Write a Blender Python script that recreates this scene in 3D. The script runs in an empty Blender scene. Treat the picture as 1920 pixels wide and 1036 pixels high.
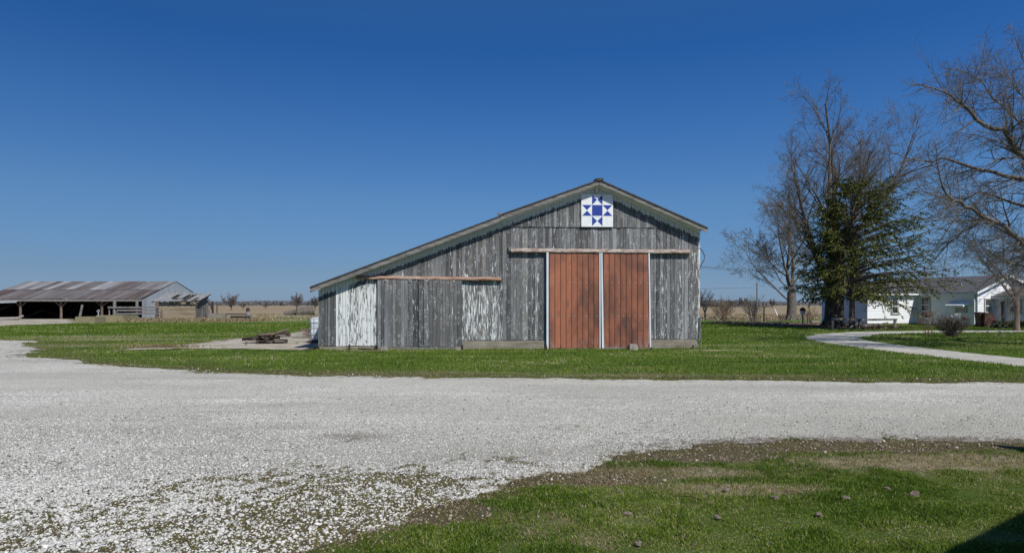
import bpy, math, random
import numpy as np
from mathutils import Vector, Matrix
random.seed(7); RNG = np.random.default_rng(11)
S = bpy.context.scene; COL = S.collection
R = math.radians
F, H, HY = 1280.0, 1.7, 570.0            # survey of the place: eye height and focal length in photo pixels
def G(px, py):                            # spot on the ground
    Y = H*F/(py-HY); return ((px-960)/F*Y, Y)
def W(px, py, Y): return ((px-960)/F*Y, Y, H-(py-HY)/F*Y)
def X_(px, Y): return (px-960)/F*Y
def Z_(py, Y): return H-(py-HY)/F*Y

# ------------------------------------------------------------------ mesh builder
class MB:
    def __init__(s): s.v=[]; s.f=[]; s.mi=[]; s.a={}; s.n=0
    def add(s, vs, fs, mi=0, **at):
        b=s.n; vs=[tuple(map(float,v)) for v in vs]; s.v+=vs; s.n+=len(vs)
        s.f+=[tuple(i+b for i in f) for f in fs]; s.mi+=[mi]*len(fs)
        for k,val in at.items():
            L=s.a.setdefault(k,[]); L+= [0.0]*(b-len(L))
            L+= list(val) if hasattr(val,'__len__') else [float(val)]*len(vs)
        return s
    def box(s,x0,x1,y0,y1,z0,z1,mi=0,**at):
        return s.add([(x0,y0,z0),(x1,y0,z0),(x1,y1,z0),(x0,y1,z0),(x0,y0,z1),(x1,y0,z1),(x1,y1,z1),(x0,y1,z1)],
          [(3,2,1,0),(4,5,6,7),(0,1,5,4),(1,2,6,5),(2,3,7,6),(3,0,4,7)],mi,**at)
    def bar(s,p,q,w,h,mi=0,**at):          # rectangular bar from p to q
        p=Vector(p);q=Vector(q);d=(q-p).normalized()
        up=Vector((0,0,1)) if abs(d.z)<.9 else Vector((0,1,0))
        a=d.cross(up).normalized()*(w/2); b=a.cross(d).normalized()*(h/2)
        vs=[p-a-b,p+a-b,p+a+b,p-a+b,q-a-b,q+a-b,q+a+b,q-a+b]
        return s.add(vs,[(0,1,2,3),(7,6,5,4),(0,4,5,1),(1,5,6,2),(2,6,7,3),(3,7,4,0)],mi,**at)
    def tube(s,pts,rad,n=6,cap=True,mi=0,**at):
        pts=np.array(pts,float); m=len(pts)
        rad=np.array(rad,float) if hasattr(rad,'__len__') else np.full(m,float(rad))
        t=np.gradient(pts,axis=0); t/= (np.linalg.norm(t,axis=1,keepdims=True)+1e-9)
        ref=np.where(np.abs(t[:,2:3])<.9,np.array([[0,0,1.]]),np.array([[1.,0,0]]))
        if m>1: ref[:]=ref[0]
        a=np.cross(t,ref); a/= (np.linalg.norm(a,axis=1,keepdims=True)+1e-9); b=np.cross(t,a)
        th=np.arange(n)*2*math.pi/n
        V=(pts[:,None,:]+rad[:,None,None]*(np.cos(th)[None,:,None]*a[:,None,:]+np.sin(th)[None,:,None]*b[:,None,:])).reshape(-1,3)
        fs=[(i*n+j,i*n+(j+1)%n,(i+1)*n+(j+1)%n,(i+1)*n+j) for i in range(m-1) for j in range(n)]
        if cap and n>=3: fs+=[tuple(range(n))[::-1],tuple((m-1)*n+j for j in range(n))]
        return s.add(V.tolist(),fs,mi,**at)
    def prism(s,poly,y0,y1,mi=0,**at):     # polygon in x,z extruded in y
        n=len(poly); vs=[(x,y0,z) for x,z in poly]+[(x,y1,z) for x,z in poly]
        return s.add(vs,[tuple(range(n)),tuple(range(2*n-1,n-1,-1))]+[(i,i+n,(i+1)%n+n,(i+1)%n) for i in range(n)],mi,**at)
def setmesh(name,v,f,mats,attrs=None,mi=None,smooth=False):
    me=bpy.data.meshes.new(name)
    if isinstance(f,np.ndarray):
        v=np.asarray(v,np.float32); k=f.shape[1]
        me.vertices.add(len(v)); me.vertices.foreach_set('co',v.ravel())
        me.loops.add(f.size); me.loops.foreach_set('vertex_index',f.ravel().astype(np.int32))
        me.polygons.add(len(f)); me.polygons.foreach_set('loop_start',np.arange(0,f.size,k,dtype=np.int32))
        me.update(calc_edges=True)
    else: me.from_pydata(v,[],f)
    for k,a in (attrs or {}).items():
        a=np.asarray(a,np.float32)
        if len(a)<len(me.vertices): a=np.concatenate([a,np.zeros(len(me.vertices)-len(a),np.float32)])
        me.attributes.new(k,'FLOAT','POINT').data.foreach_set('value',a)
    for m in (mats if isinstance(mats,(list,tuple)) else [mats]): me.materials.append(m)
    if mi is not None and len(me.materials)>1: me.polygons.foreach_set('material_index',np.array(mi,np.int32))
    if smooth: me.polygons.foreach_set('use_smooth',[True]*len(me.polygons))
    me.validate(); return me
def wloc(p):
    l=Vector((0,0,0))
    while p: l+=p.location; p=p.parent
    return l
def link(o,parent=None): COL.objects.link(o); o.parent=parent; return o
def thing(name,label,cat,loc=(0,0,0),rz=0,group=None):
    o=bpy.data.objects.new(name,None); o.empty_display_size=.2; link(o); o.location=loc; o.rotation_euler=(0,0,rz)
    o['label']=label; o['category']=cat
    if group: o['group']=group
    return o
def part(name,mb,mat,parent,label=None,local=False,smooth=False):
    L=Vector((0,0,0)) if local else wloc(parent)
    v=[(a-L.x,b-L.y,c-L.z) for a,b,c in mb.v]
    o=bpy.data.objects.new(name,setmesh(name,v,mb.f,mat,mb.a,mb.mi,smooth)); link(o,parent)
    if label: o['label']=label
    return o
def single(name,mb,mat,label,cat,loc=(0,0,0),group=None,smooth=False,kind=None):
    L=loc; v=[(a-L[0],b-L[1],c-L[2]) for a,b,c in mb.v]
    o=bpy.data.objects.new(name,setmesh(name,v,mb.f,mat,mb.a,mb.mi,smooth)); link(o); o.location=L
    if label: o['label']=label
    if cat: o['category']=cat
    if group: o['group']=group
    if kind: o['kind']=kind
    return o
def dup(root,loc,rz=None,label=None):
    r=root.copy(); COL.objects.link(r); r.location=loc
    if rz is not None: r.rotation_euler=(0,0,rz)
    if label: r['label']=label
    for ch in list(root.children):
        c=ch.copy(); COL.objects.link(c); c.parent=r
        for g in list(ch.children):
            d=g.copy(); COL.objects.link(d); d.parent=c
    return r

# ------------------------------------------------------------------ numpy noise and distance
def _h(i,j,s):
    n=(i*374761393+j*668265263+s*974634777)&0xffffffff
    n=((n^(n>>13))*1274126177)&0xffffffff
    return ((n^(n>>16))&0xffff)/65535.0
def vn(x,y,s=0):
    xi=np.floor(x).astype(np.int64); yi=np.floor(y).astype(np.int64); fx=x-xi; fy=y-yi
    fx=fx*fx*(3-2*fx); fy=fy*fy*(3-2*fy)
    return (_h(xi,yi,s)*(1-fx)+_h(xi+1,yi,s)*fx)*(1-fy)+(_h(xi,yi+1,s)*(1-fx)+_h(xi+1,yi+1,s)*fx)*fy
def fbm(x,y,s=0,o=4):
    r=0;a=.5;t=0
    for k in range(o): r=r+a*vn(x*2**k+17.3*k,y*2**k+5.1*k,s+k); t+=a; a*=.55
    return r/t
def ss(a,b,x): t=np.clip((x-a)/(b-a),0,1); return t*t*(3-2*t)
def sdf(poly,x,y):                         # positive inside
    P=np.array(poly,float); d=np.full(x.shape,1e18); ins=np.zeros(x.shape,bool)
    for i in range(len(P)):
        ax,ay=P[i-1]; bx,by=P[i]; ex,ey=bx-ax,by-ay
        t=np.clip(((x-ax)*ex+(y-ay)*ey)/(ex*ex+ey*ey+1e-12),0,1)
        d=np.minimum(d,(x-ax-t*ex)**2+(y-ay-t*ey)**2)
        c=((ay>y)!=(by>y))&(x<(bx-ax)*(y-ay)/((by-ay)+1e-12)+ax); ins^=c
    d=np.sqrt(d); return np.where(ins,d,-d)

# ------------------------------------------------------------------ node helpers
class M:
    def __init__(s,name,rough=.8,spec=.3):
        s.m=bpy.data.materials.new(name); s.m.use_nodes=True; s.t=s.m.node_tree; s.b=s.t.nodes['Principled BSDF']
        s.b.inputs['Roughness'].default_value=rough; s.b.inputs['Specular IOR Level'].default_value=spec
    def n(s,ty,**k):
        o=s.t.nodes.new('ShaderNode'+ty)
        for a,v in k.items(): setattr(o,a,v)
        return o
    def put(s,sock,v):
        if isinstance(v,bpy.types.NodeSocket): s.t.links.new(v,sock)
        elif v is not None:
            if sock.type=='RGBA' and hasattr(v,'__len__') and len(v)==3: v=(*v,1)
            if sock.type=='RGBA' and not hasattr(v,'__len__'): v=(v,v,v,1)
            sock.default_value=v
    def co(s,sc=(1,1,1),off=None,gen='Object'):
        c=s.n('TexCoord').outputs[gen]; mp=s.n('Mapping'); s.put(mp.inputs['Vector'],c); mp.inputs['Scale'].default_value=sc
        if off is not None:
            cx=s.n('CombineXYZ'); s.put(cx.inputs[0],off); s.put(cx.inputs[2],off); s.put(mp.inputs['Location'],cx.outputs[0])
        return mp.outputs[0]
    def noise(s,vec,sc=5,det=4,ro=.55,dist=0):
        o=s.n('TexNoise'); s.put(o.inputs['Vector'],vec); o.inputs['Scale'].default_value=sc; o.inputs['Detail'].default_value=det
        o.inputs['Roughness'].default_value=ro; o.inputs['Distortion'].default_value=dist; return o.outputs['Fac']
    def vor(s,vec,sc=5,feat='F1',out='Distance'):
        o=s.n('TexVoronoi',feature=feat); s.put(o.inputs['Vector'],vec); o.inputs['Scale'].default_value=sc; return o.outputs[out]
    def ramp(s,f,stops):
        o=s.n('ValToRGB'); s.put(o.inputs[0],f); e=o.color_ramp.elements
        while len(e)<len(stops): e.new(.5)
        for i,(p,c) in enumerate(stops): e[i].position=p; e[i].color=(*c,1) if hasattr(c,'__len__') else (c,c,c,1)
        return o.outputs[0]
    def mix(s,f,a,b,mode='MIX'):
        o=s.n('Mix',data_type='RGBA',blend_type=mode); s.put(o.inputs[0],f); s.put(o.inputs[6],a); s.put(o.inputs[7],b); return o.outputs[2]
    def ma(s,op,a,b=None,c=None,clamp=False):
        o=s.n('Math',operation=op,use_clamp=clamp); s.put(o.inputs[0],a); s.put(o.inputs[1],b)
        if c is not None: s.put(o.inputs[2],c)
        return o.outputs[0]
    def mr(s,x,a,b,c=0,d=1):
        o=s.n('MapRange'); s.put(o.inputs[0],x)
        for i,v in enumerate((a,b,c,d)): s.put(o.inputs[i+1],v)
        return o.outputs[0]
    def at(s,k): return s.n('Attribute',attribute_name=k).outputs['Fac']
    def col(s,c): s.put(s.b.inputs['Base Color'],c); return s
    def bump(s,h,st=.5,d=.01):
        o=s.n('Bump'); s.put(o.inputs['Height'],h); o.inputs['Strength'].default_value=st; o.inputs['Distance'].default_value=d
        s.put(s.b.inputs['Normal'],o.outputs[0]); return s
def simple(name,c1,c2,sc=6,rough=.8,scale=(1,1,1),bump=.3,spec=.3,det=5,metal=0,bd=.01):
    m=M(name,rough,spec); n=m.noise(m.co(scale),sc,det,.6)
    m.col(m.ramp(n,[(.32,c1),(.68,c2)])); m.bump(n,bump,bd); m.b.inputs['Metallic'].default_value=metal
    return m.m

# ---- weathered boards: attributes rnd (per board), pnt (paint left), ev (distance below eave), ex (0..1 across board)
def board_mat(name,lo=.032,hi=.27,tint=(.975,1.0,1.025),paintc=(.70,.73,.72),pscale=1.0):
    m=M(name,.85,.2); r=m.at('rnd'); off=m.ma('MULTIPLY',r,37.0)
    g=m.noise(m.co((42,42,1.1),off),1,7,.72,.3)
    g2=m.noise(m.co((4,4,.35),off),1,3,.6)
    f=m.ma('ADD',m.ma('MULTIPLY',g,.55),m.ma('MULTIPLY',g2,.45))
    v=m.ramp(f,[(.34,tuple(lo*.7*t for t in tint)),(.5,tuple((lo+hi)/2*t for t in tint)),(.68,tuple(hi*t for t in tint))])
    br=m.mr(r,0,1,.5,1.4); c=m.mix(1,v,br,'MULTIPLY')
    r2=m.ma('FRACT',m.ma('MULTIPLY',r,7.31)); c=m.mix(m.ma('MULTIPLY',m.ma('GREATER_THAN',r2,.8),.35),c,(.15,.135,.115))
    # pale squiggles round knots
    k=m.noise(m.co((9,9,4.5),off),1,3,.5,1.6); kk=m.ma('MULTIPLY',m.ma('LESS_THAN',m.ma('ABSOLUTE',m.ma('SUBTRACT',k,.5)),.014),m.ma('GREATER_THAN',m.noise(m.co((4,4,2.6),off),1,2),.53))
    c=m.mix(m.ma('MULTIPLY',kk,.75),c,(.5,.51,.5)); ee=m.ma('ABSOLUTE',m.ma('SUBTRACT',m.at('ex'),.5)); c=m.mix(m.ma('MULTIPLY',m.ma('GREATER_THAN',ee,.40),m.mr(m.ma('FRACT',m.ma('MULTIPLY',r,3.7)),.45,.5,0,.45)),c,(.34,.35,.35)); c=m.mix(m.ma('MULTIPLY',m.ma('GREATER_THAN',ee,.42),m.mr(m.ma('FRACT',m.ma('MULTIPLY',r,5.3)),.55,.5,0,.6)),c,(.025,.025,.027))
    # paint
    pn=m.noise(m.co((21,21,2.4),off),1*pscale,7,.72,.4)
    e=m.at('ex'); edge=m.ma('GREATER_THAN',m.ma('ABSOLUTE',m.ma('SUBTRACT',e,.5)),.41)
    pa=m.ma('ADD',m.at('pnt'),m.ma('MULTIPLY',edge,.035))
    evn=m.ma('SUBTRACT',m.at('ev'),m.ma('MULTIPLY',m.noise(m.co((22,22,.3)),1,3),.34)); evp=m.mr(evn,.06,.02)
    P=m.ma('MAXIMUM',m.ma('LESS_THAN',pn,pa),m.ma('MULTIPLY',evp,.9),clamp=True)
    c=m.mix(P,c,m.mix(g,tuple(.8*x for x in paintc),paintc))
    # darker band just below the eave paint
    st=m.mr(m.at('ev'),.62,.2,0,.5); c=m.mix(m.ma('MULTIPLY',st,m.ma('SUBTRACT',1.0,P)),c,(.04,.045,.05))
    m.col(c); m.bump(m.ma('ADD',g,m.ma('MULTIPLY',P,.3)),.5,.008)
    return m.m
MAT={}
MAT['boards']=board_mat('weathered_boards')
MAT['boards_dark']=board_mat('weathered_door_boards',.03,.24,(.97,1,1.03))
MAT['boards_ruin']=board_mat('ruin_boards',.06,.2,(1.05,1,.92))
def conc(name,c1,c2,stain):
    m=M(name,.9,.2); n=m.noise(m.co((1,1,1)),2.2,8,.65); n2=m.noise(m.co((1,1,1)),40,3)
    c=m.ramp(n,[(.3,c1),(.7,c2)]); c=m.mix(m.mr(m.noise(m.co((.5,.5,3)),1.7,5,.6),.5,.72,0,.75),c,stain)
    m.col(m.mix(m.mr(n2,.3,.7,0,.35),c,tuple(x*.5 for x in c1))); m.bump(m.ma('ADD',n,n2),.4,.01); return m.m
MAT['concrete']=conc('old_concrete',(.20,.18,.14),(.34,.31,.25),(.10,.085,.06))
MAT['moss_concrete']=conc('mossy_concrete',(.22,.20,.13),(.30,.27,.16),(.20,.16,.03))
MAT['trim_white']=simple('white_trim',(.52,.56,.6),(.68,.72,.75),3,.55,(1,1,.3),.1)
MAT['dark']=simple('interior_shade',(.01,.01,.01),(.025,.023,.02),3,.95)  # near-black stands in for the shade inside the sheds
MAT['shingle']=simple('dark_shingles',(.035,.035,.037),(.085,.083,.08),9,.9,(1,1,1),.5)
MAT['old_wood']=simple('old_grey_timber',(.10,.095,.088),(.26,.25,.235),7,.85,(1,1,1),.5)
MAT['rake']=simple('grey_rake_wood',(.07,.067,.062),(.27,.26,.24),3,.85,(.9,6,9),.5,.2,8)
MAT['post_wood']=simple('brown_post_wood',(.08,.055,.04),(.22,.17,.13),5,.85,(3,3,.6),.5)
MAT['black_iron']=simple('rusty_dark_iron',(.02,.016,.014),(.07,.045,.035),12,.6,bump=.2)
MAT['wire']=simple('dark_wire',(.05,.05,.05),(.08,.08,.08),5,.6)
MAT['bark']=simple('grey_bark',(.06,.052,.044),(.20,.175,.15),9,.9,(1,1,.35),.8,.15,6,bd=.03)
MAT['bark_dark']=simple('dark_bark',(.045,.038,.03),(.15,.128,.105),9,.9,(1,1,.35),.8,.15,6,bd=.03)
MAT['twig']=simple('twigs',(.075,.066,.056),(.20,.18,.155),2,.9)
MAT['twig_tan']=simple('tan_twigs',(.10,.07,.045),(.20,.15,.10),2,.9)
MAT['twig_far']=simple('far_twigs',(.11,.095,.09),(.16,.14,.13),.2,.9)
MAT['white_paint']=simple('white_paint',(.62,.66,.68),(.78,.8,.8),2,.6,bump=.1)
MAT['grey_roof']=simple('grey_roof_shingle',(.07,.07,.075),(.13,.13,.135),6,.9,(1,1,1),.4)
MAT['red_paint']=simple('barn_red_paint',(.16,.02,.02),(.22,.03,.03),2,.7)
MAT['brown_plastic']=simple('brown_plastic',(.07,.03,.02),(.10,.045,.03),3,.45,bump=.05)
MAT['red_plastic']=simple('dark_red_plastic',(.13,.02,.025),(.17,.03,.03),3,.45,bump=.05)
MAT['stone']=simple('field_stone',(.16,.14,.12),(.38,.35,.31),7,.9)
MAT['clod']=simple('dry_clod',(.09,.07,.055),(.24,.20,.165),22,.95,bump=.8)
MAT['hedge']=simple('evergreen_hedge',(.012,.02,.008),(.04,.06,.02),8,.8)
def glassm():
    m=M('window_glass',.08,.6); m.col(m.ramp(m.noise(m.co(),1.5,2),[(.4,(.02,.025,.03)),(.6,(.06,.075,.08))])); return m.m
MAT['glass']=glassm()
# rust / old white track
m=M('rusty_track',.75,.3); n=m.noise(m.co((2.2,30,42)),1,7,.75,.5)
n2=m.noise(m.co((1.2,5,9)),3,6,.7); c=m.ramp(n,[(.38,(.16,.06,.03)),(.45,(.18,.10,.065)),(.5,(.40,.37,.33)),(.57,(.52,.50,.46)),(.66,(.14,.09,.065))])
c=m.mix(m.mr(n2,.52,.6,0,.8),c,(.11,.04,.022)); zz=m.n('SeparateXYZ'); m.put(zz.inputs[0],m.n('TexCoord').outputs['Object'])
m.col(c); m.bump(n,.3,.01); MAT['track']=m.m
m=M('rusty_orange_track',.75,.3); n=m.noise(m.co((1.8,28,40)),1,7,.75,.5)
m.col(m.ramp(n,[(.34,(.06,.022,.012)),(.42,(.16,.06,.03)),(.48,(.34,.15,.075)),(.52,(.45,.42,.38)),(.58,(.17,.08,.05)),(.66,(.46,.43,.39))])); m.bump(n,.3,.01); MAT['track2']=m.m
# reddish sheet metal door: rnd per panel, ex across
m=M('oxide_red_sheet',.6,.35); r=m.at('rnd'); off=m.ma('MULTIPLY',r,.45)
big=m.noise(m.co((.9,1,.55),off),1,5,.6,.5); fine=m.noise(m.co((9,9,1.5)),1,5,.6)
c=m.ramp(big,[(.38,(.115,.055,.04)),(.5,(.25,.095,.055)),(.62,(.36,.135,.073))])
c=m.mix(1,c,m.mr(r,0,1,.72,1.12),'MULTIPLY'); c=m.mix(m.mr(fine,.3,.7,0,.35),c,(.16,.07,.045))
gw=m.noise(m.co((5,5,2.2)),1,4,.6); c=m.mix(m.mr(gw,.70,.74,0,.75),c,(.27,.25,.24))
bl=m.vor(m.co((3.2,1,1.5)),1); c=m.mix(m.mr(bl,.24,.2,0,.5),c,(.15,.075,.055))
sep=m.n('SeparateXYZ'); m.put(sep.inputs[0],m.n('TexCoord').outputs['Object'])
low=m.mr(sep.outputs[2],.55,.1,0,1); c=m.mix(m.ma('MULTIPLY',low,m.mr(gw,.5,.62,0,.6)),c,(.28,.2,.19))
ed=m.ma('ABSOLUTE',m.ma('SUBTRACT',m.at('ex'),.5)); c=m.mix(m.mr(ed,.44,.49,0,.8),c,(.035,.018,.014))
m.col(c); m.bump(fine,.12,.01); MAT['red_sheet']=m.m
# corrugated rusty roof (left shed): attr rnd per sheet
m=M('rusty_roof_sheets',.65,.4); r=m.at('rnd'); off=m.ma('MULTIPLY',r,23.0)
n=m.noise(m.co((2.2,.28,.28),off),1,6,.65,.3); s_=m.ma('ADD',m.ma('MULTIPLY',n,.6),m.ma('MULTIPLY',r,.4))
c=m.ramp(s_,[(.28,(.085,.055,.045)),(.42,(.125,.105,.097)),(.54,(.18,.172,.165)),(.66,(.26,.26,.265)),(.8,(.40,.42,.44))])
w=m.n('TexWave',wave_type='BANDS',bands_direction='X'); m.put(w.inputs['Vector'],m.co((1,1,1))); w.inputs['Scale'].default_value=2.2
m.col(m.mix(m.mr(w.outputs[1],0,.3,.25,0),c,(.05,.035,.03))); m.bump(w.outputs[1],.4,.03); MAT['rust_roof']=m.m
m=M('galvanised_sheet',.5,.5); n=m.noise(m.co((3,.4,.4)),1,5); w=m.n('TexWave',bands_direction='X'); m.put(w.inputs['Vector'],m.co()); w.inputs['Scale'].default_value=2.0
m.col(m.ramp(n,[(.3,(.26,.28,.30)),(.7,(.42,.45,.48))])); m.bump(w.outputs[1],.5,.03); MAT['galv']=m.m
# clapboard siding
m=M('white_clapboard',.55,.35); sp=m.n('SeparateXYZ'); m.put(sp.inputs[0],m.n('TexCoord').outputs['Object'])
n=m.noise(m.co((.6,.6,3)),1.2,5); m.col(m.ramp(n,[(.3,(.72,.74,.76)),(.7,(.82,.83,.83))])); MAT['clap']=m.m
# ------------------------------------------------------------------ ground materials
def gravel_mat():
    m=M('white_gravel',.9,.25); w=m.co((1,1,1))
    v1=m.vor(w,34); cellc=m.n('TexVoronoi'); m.put(cellc.inputs['Vector'],w); cellc.inputs['Scale'].default_value=34
    bw=m.n('SeparateColor'); m.put(bw.inputs[0],cellc.outputs['Color'])
    n1=m.noise(w,.45,5,.6); n2=m.noise(m.co((.12,.6,1)),1,5,.6,.8); n3=m.noise(w,9,4,.7); n4=m.noise(w,90,3,.6)
    c=m.ramp(bw.outputs[0],[(.0,(.42,.415,.39)),(.25,(.64,.635,.60)),(1,(.82,.815,.78))])
    c=m.mix(m.mr(v1,.42,.66,0,.6),c,(.17,.165,.15))
    c=m.mix(m.mr(n1,.42,.62,0,.4),c,(.33,.32,.29)); c=m.mix(m.mr(n2,.46,.64,0,.5),c,(.30,.29,.265))
    c=m.mix(m.mr(m.noise(w,22,7,.85),.53,.62,0,.62),c,(.15,.145,.125)); c=m.mix(m.mr(m.noise(m.co((1,2.2,1)),6,6,.8),.6,.68,0,.5),c,(.14,.135,.115)); c=m.mix(m.mr(n3,.62,.74,0,.35),c,(.22,.21,.19)); c=m.mix(m.mr(n4,.60,.70,0,.45),c,(.14,.135,.12)); c=m.mix(m.mr(m.noise(m.co((.9,2.5,1)),3,6,.75),.6,.72,0,.4),c,(.25,.24,.215))
    c=m.mix(m.ma('MULTIPLY',m.at('dust'),.7),c,m.ramp(n1,[(.3,(.38,.372,.335)),(.7,(.52,.51,.465))])); c=m.mix(m.at('near'),c,m.mix(.42,c,(.13,.125,.11))); c=m.mix(1,c,(1.03,1.01,.945),'MULTIPLY'); mo=m.at('moss'); mc=m.ramp(m.noise(w,14,4),[(.3,(.06,.045,.03)),(.5,(.125,.098,.05)),(.6,(.13,.12,.032)),(.72,(.08,.10,.024))])
    c=m.mix(mo,c,mc); c=m.mix(m.at('dirt'),c,m.ramp(n3,[(.3,(.08,.065,.05)),(.55,(.19,.165,.135)),(.7,(.36,.34,.31))]))
    m.col(c); m.bump(m.ma('ADD',m.ma('SUBTRACT',1.0,v1),m.ma('MULTIPLY',n4,.8)),.75,.02); return m.m
MAT['gravel']=gravel_mat()
def lawn_mat():
    m=M('lawn',.9,.15); w=m.co((1,1,1))
    f=m.noise(w,75,6,.8); n=m.noise(w,1.1,5,.65); nb=m.noise(w,.16,4,.6); st=m.noise(m.co((.35,1.5,1)),1.1,5,.7,.5)
    c=m.ramp(n,[(.28,(.05,.10,.011)),(.5,(.082,.145,.017)),(.72,(.13,.185,.028))])
    c=m.mix(m.mr(nb,.4,.65,0,.45),c,(.085,.112,.024)); c=m.mix(m.mr(f,.35,.7,0,.5),c,(.12,.165,.04)); c=m.mix(m.mr(f,.5,.3,0,.6),c,(.018,.035,.007))
    c=m.mix(m.mr(st,.57,.74,0,.55),c,(.155,.15,.065))
    dry=m.ma('MULTIPLY',m.at('dry'),m.mr(m.noise(w,5,5,.7),.25,.5)); c=m.mix(dry,c,m.ramp(f,[(.35,(.19,.15,.09)),(.6,(.50,.42,.29))]))
    di=m.at('dirt'); c=m.mix(di,c,m.ramp(m.noise(w,16,8,.85),[(.36,(.07,.056,.038)),(.5,(.13,.108,.075)),(.72,(.22,.19,.135))]))
    ms=m.ma('MULTIPLY',m.at('mossy'),m.mr(m.noise(w,3.5,5,.7),.3,.6)); c=m.mix(ms,c,m.ramp(f,[(.3,(.06,.045,.018)),(.5,(.10,.085,.025)),(.7,(.17,.14,.06))]))
    m.col(c); m.bump(f,.9,.03); return m.m
MAT['lawn']=lawn_mat()
def field_mat():
    m=M('stubble_field',.95,.1); n=m.noise(m.co((.02,.25,1)),1,6,.65,.4); f=m.noise(m.co((.8,3,1)),1,5,.7); nb=m.noise(m.co((.004,.03,1)),1,3)
    c=m.ramp(n,[(.3,(.22,.165,.105)),(.55,(.34,.265,.175)),(.75,(.42,.345,.24))]); c=m.mix(m.mr(f,.4,.7,0,.55),c,(.13,.09,.055))
    c=m.mix(m.mr(nb,.52,.6,0,.55),c,(.13,.16,.06)); m.col(c); m.bump(f,.4,.1); return m.m
MAT['field']=field_mat()
def slabm():
    m=M('farmyard_concrete',.9,.2); w=m.co(); n=m.noise(w,.7,7,.65); f=m.noise(w,9,5,.7); cr=m.vor(m.co((.45,.3,1)),1,'DISTANCE_TO_EDGE')
    c=m.ramp(n,[(.3,(.21,.185,.135)),(.5,(.40,.36,.285)),(.75,(.54,.50,.425))]); c=m.mix(m.mr(f,.5,.7,0,.5),c,(.17,.15,.115))
    c=m.mix(m.mr(cr,.03,.0,0,.7),c,(.07,.08,.03)); c=m.mix(m.at('edge'),c,m.ramp(f,[(.3,(.06,.06,.025)),(.7,(.2,.17,.10))])); m.col(c); m.bump(f,.4,.01); return m.m
MAT['slab']=slabm()
def attr_ramp(name,stops,rough=.8,spec=.2,trans=0,ts=None):
    m=M(name,rough,spec); c=m.ramp(m.at('rnd'),stops); 
    m.col(c)
    if trans:
        tr=m.n('BsdfTranslucent'); m.put(tr.inputs[0],c); mx=m.n('MixShader'); mx.inputs[0].default_value=trans
        m.put(mx.inputs[1],m.b.outputs[0]); m.put(mx.inputs[2],tr.outputs[0]); m.put(m.t.nodes['Material Output'].inputs[0],mx.outputs[0])
    return m.m
MAT['blade']=attr_ramp('grass_blades',[(0,(.045,.092,.010)),(.4,(.105,.182,.018)),(.75,(.21,.275,.042)),(.9,(.29,.28,.09)),(1,(.48,.42,.27))],.7,.12,.3)
MAT['mossb']=attr_ramp('moss_blades',[(0,(.05,.038,.02)),(.4,(.085,.075,.025)),(.75,(.105,.115,.022)),(1,(.13,.16,.03))],.9,.1)
MAT['straw']=attr_ramp('dead_grass',[(0,(.12,.09,.045)),(.5,(.30,.235,.13)),(1,(.50,.42,.27))],.9,.1,.2)
MAT['stones']=attr_ramp('limestone_chips',[(0,(.045,.04,.03)),(.06,(.07,.06,.04)),(.1,(.22,.215,.19)),(.25,(.36,.355,.33)),(.45,(.50,.495,.46)),(.8,(.60,.59,.555)),(1,(.70,.69,.65))],.85,.25)
MAT['needles']=attr_ramp('spruce_needles',[(0,(.018,.029,.009)),(.5,(.052,.068,.016)),(.82,(.15,.15,.03)),(1,(.25,.23,.055))],.7,.2,.15)  # upper stops paint yellow-green sunlight into the needle colour
MAT['crumbs']=attr_ramp('soil_crumb',[(0,(.05,.035,.025)),(.6,(.15,.122,.08)),(.85,(.26,.22,.155)),(1,(.55,.53,.47))],.95,.1)
MAT['litter']=attr_ramp('leaf_litter',[(0,(.04,.028,.02)),(.6,(.13,.09,.065)),(1,(.3,.25,.2))],.9,.1)
MAT['far_wood']=attr_ramp('far_woodland',[(0,(.065,.075,.08)),(.5,(.13,.125,.13)),(1,(.19,.18,.18))],.95,.05)  # horizon haze mixed into the colours, paler and bluer

# ------------------------------------------------------------------ ground outlines (surveyed points)
yard=[G(-500,640),G(0,638),G(60,640),G(72,652),G(92,668),G(200,680),G(300,690),G(400,697),G(600,703),G(800,706),G(1000,708),G(1200,710),G(1400,712),G(1600,715),G(1920,717),G(2600,720),
      G(2600,836),G(1920,831),G(1700,825),G(1500,829),G(1330,837),G(1220,853),G(1140,872),G(1050,890),G(960,910),G(870,940),G(800,968),(-1.2,4.7),(-2.2,3.4),(-3.0,1.0),(-40,1.0)]
drive_o=[G(1505,632),G(1530,626),G(1600,621.5),G(1750,619.5),G(1920,619.5),G(2500,620),G(2500,745),G(1920,687),G(1800,674),G(1700,662),G(1600,650),G(1540,642)]
drive_i=[G(1607,633),G(1650,626.5),G(1750,624),G(1920,623),G(2400,623),G(2400,712),G(1920,671),G(1800,659),G(1700,648),G(1640,640)]
slab=[G(215,657),G(300,651),G(380,642),G(470,632),G(545,624),G(600,617),G(720,612),G(720,660),G(600,658),G(480,656),G(340,655)]
apron=[G(-500,600),G(140,598),G(145,606),G(60,610),G(0,612),G(-500,616)]
lawn_p=[G(-900,612),G(0,611),G(140,606.5),G(250,602),G(480,601),G(520,594),G(600,591),G(960,591),G(1320,600),G(1480,601),G(1560,598),G(2600,596),(60,1),(-60,1)]
bed=[G(1335,603),G(1440,604.5),G(1560,607),G(1625,608),G(1625,616),G(1560,616.5),G(1440,611),G(1345,606)]
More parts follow.
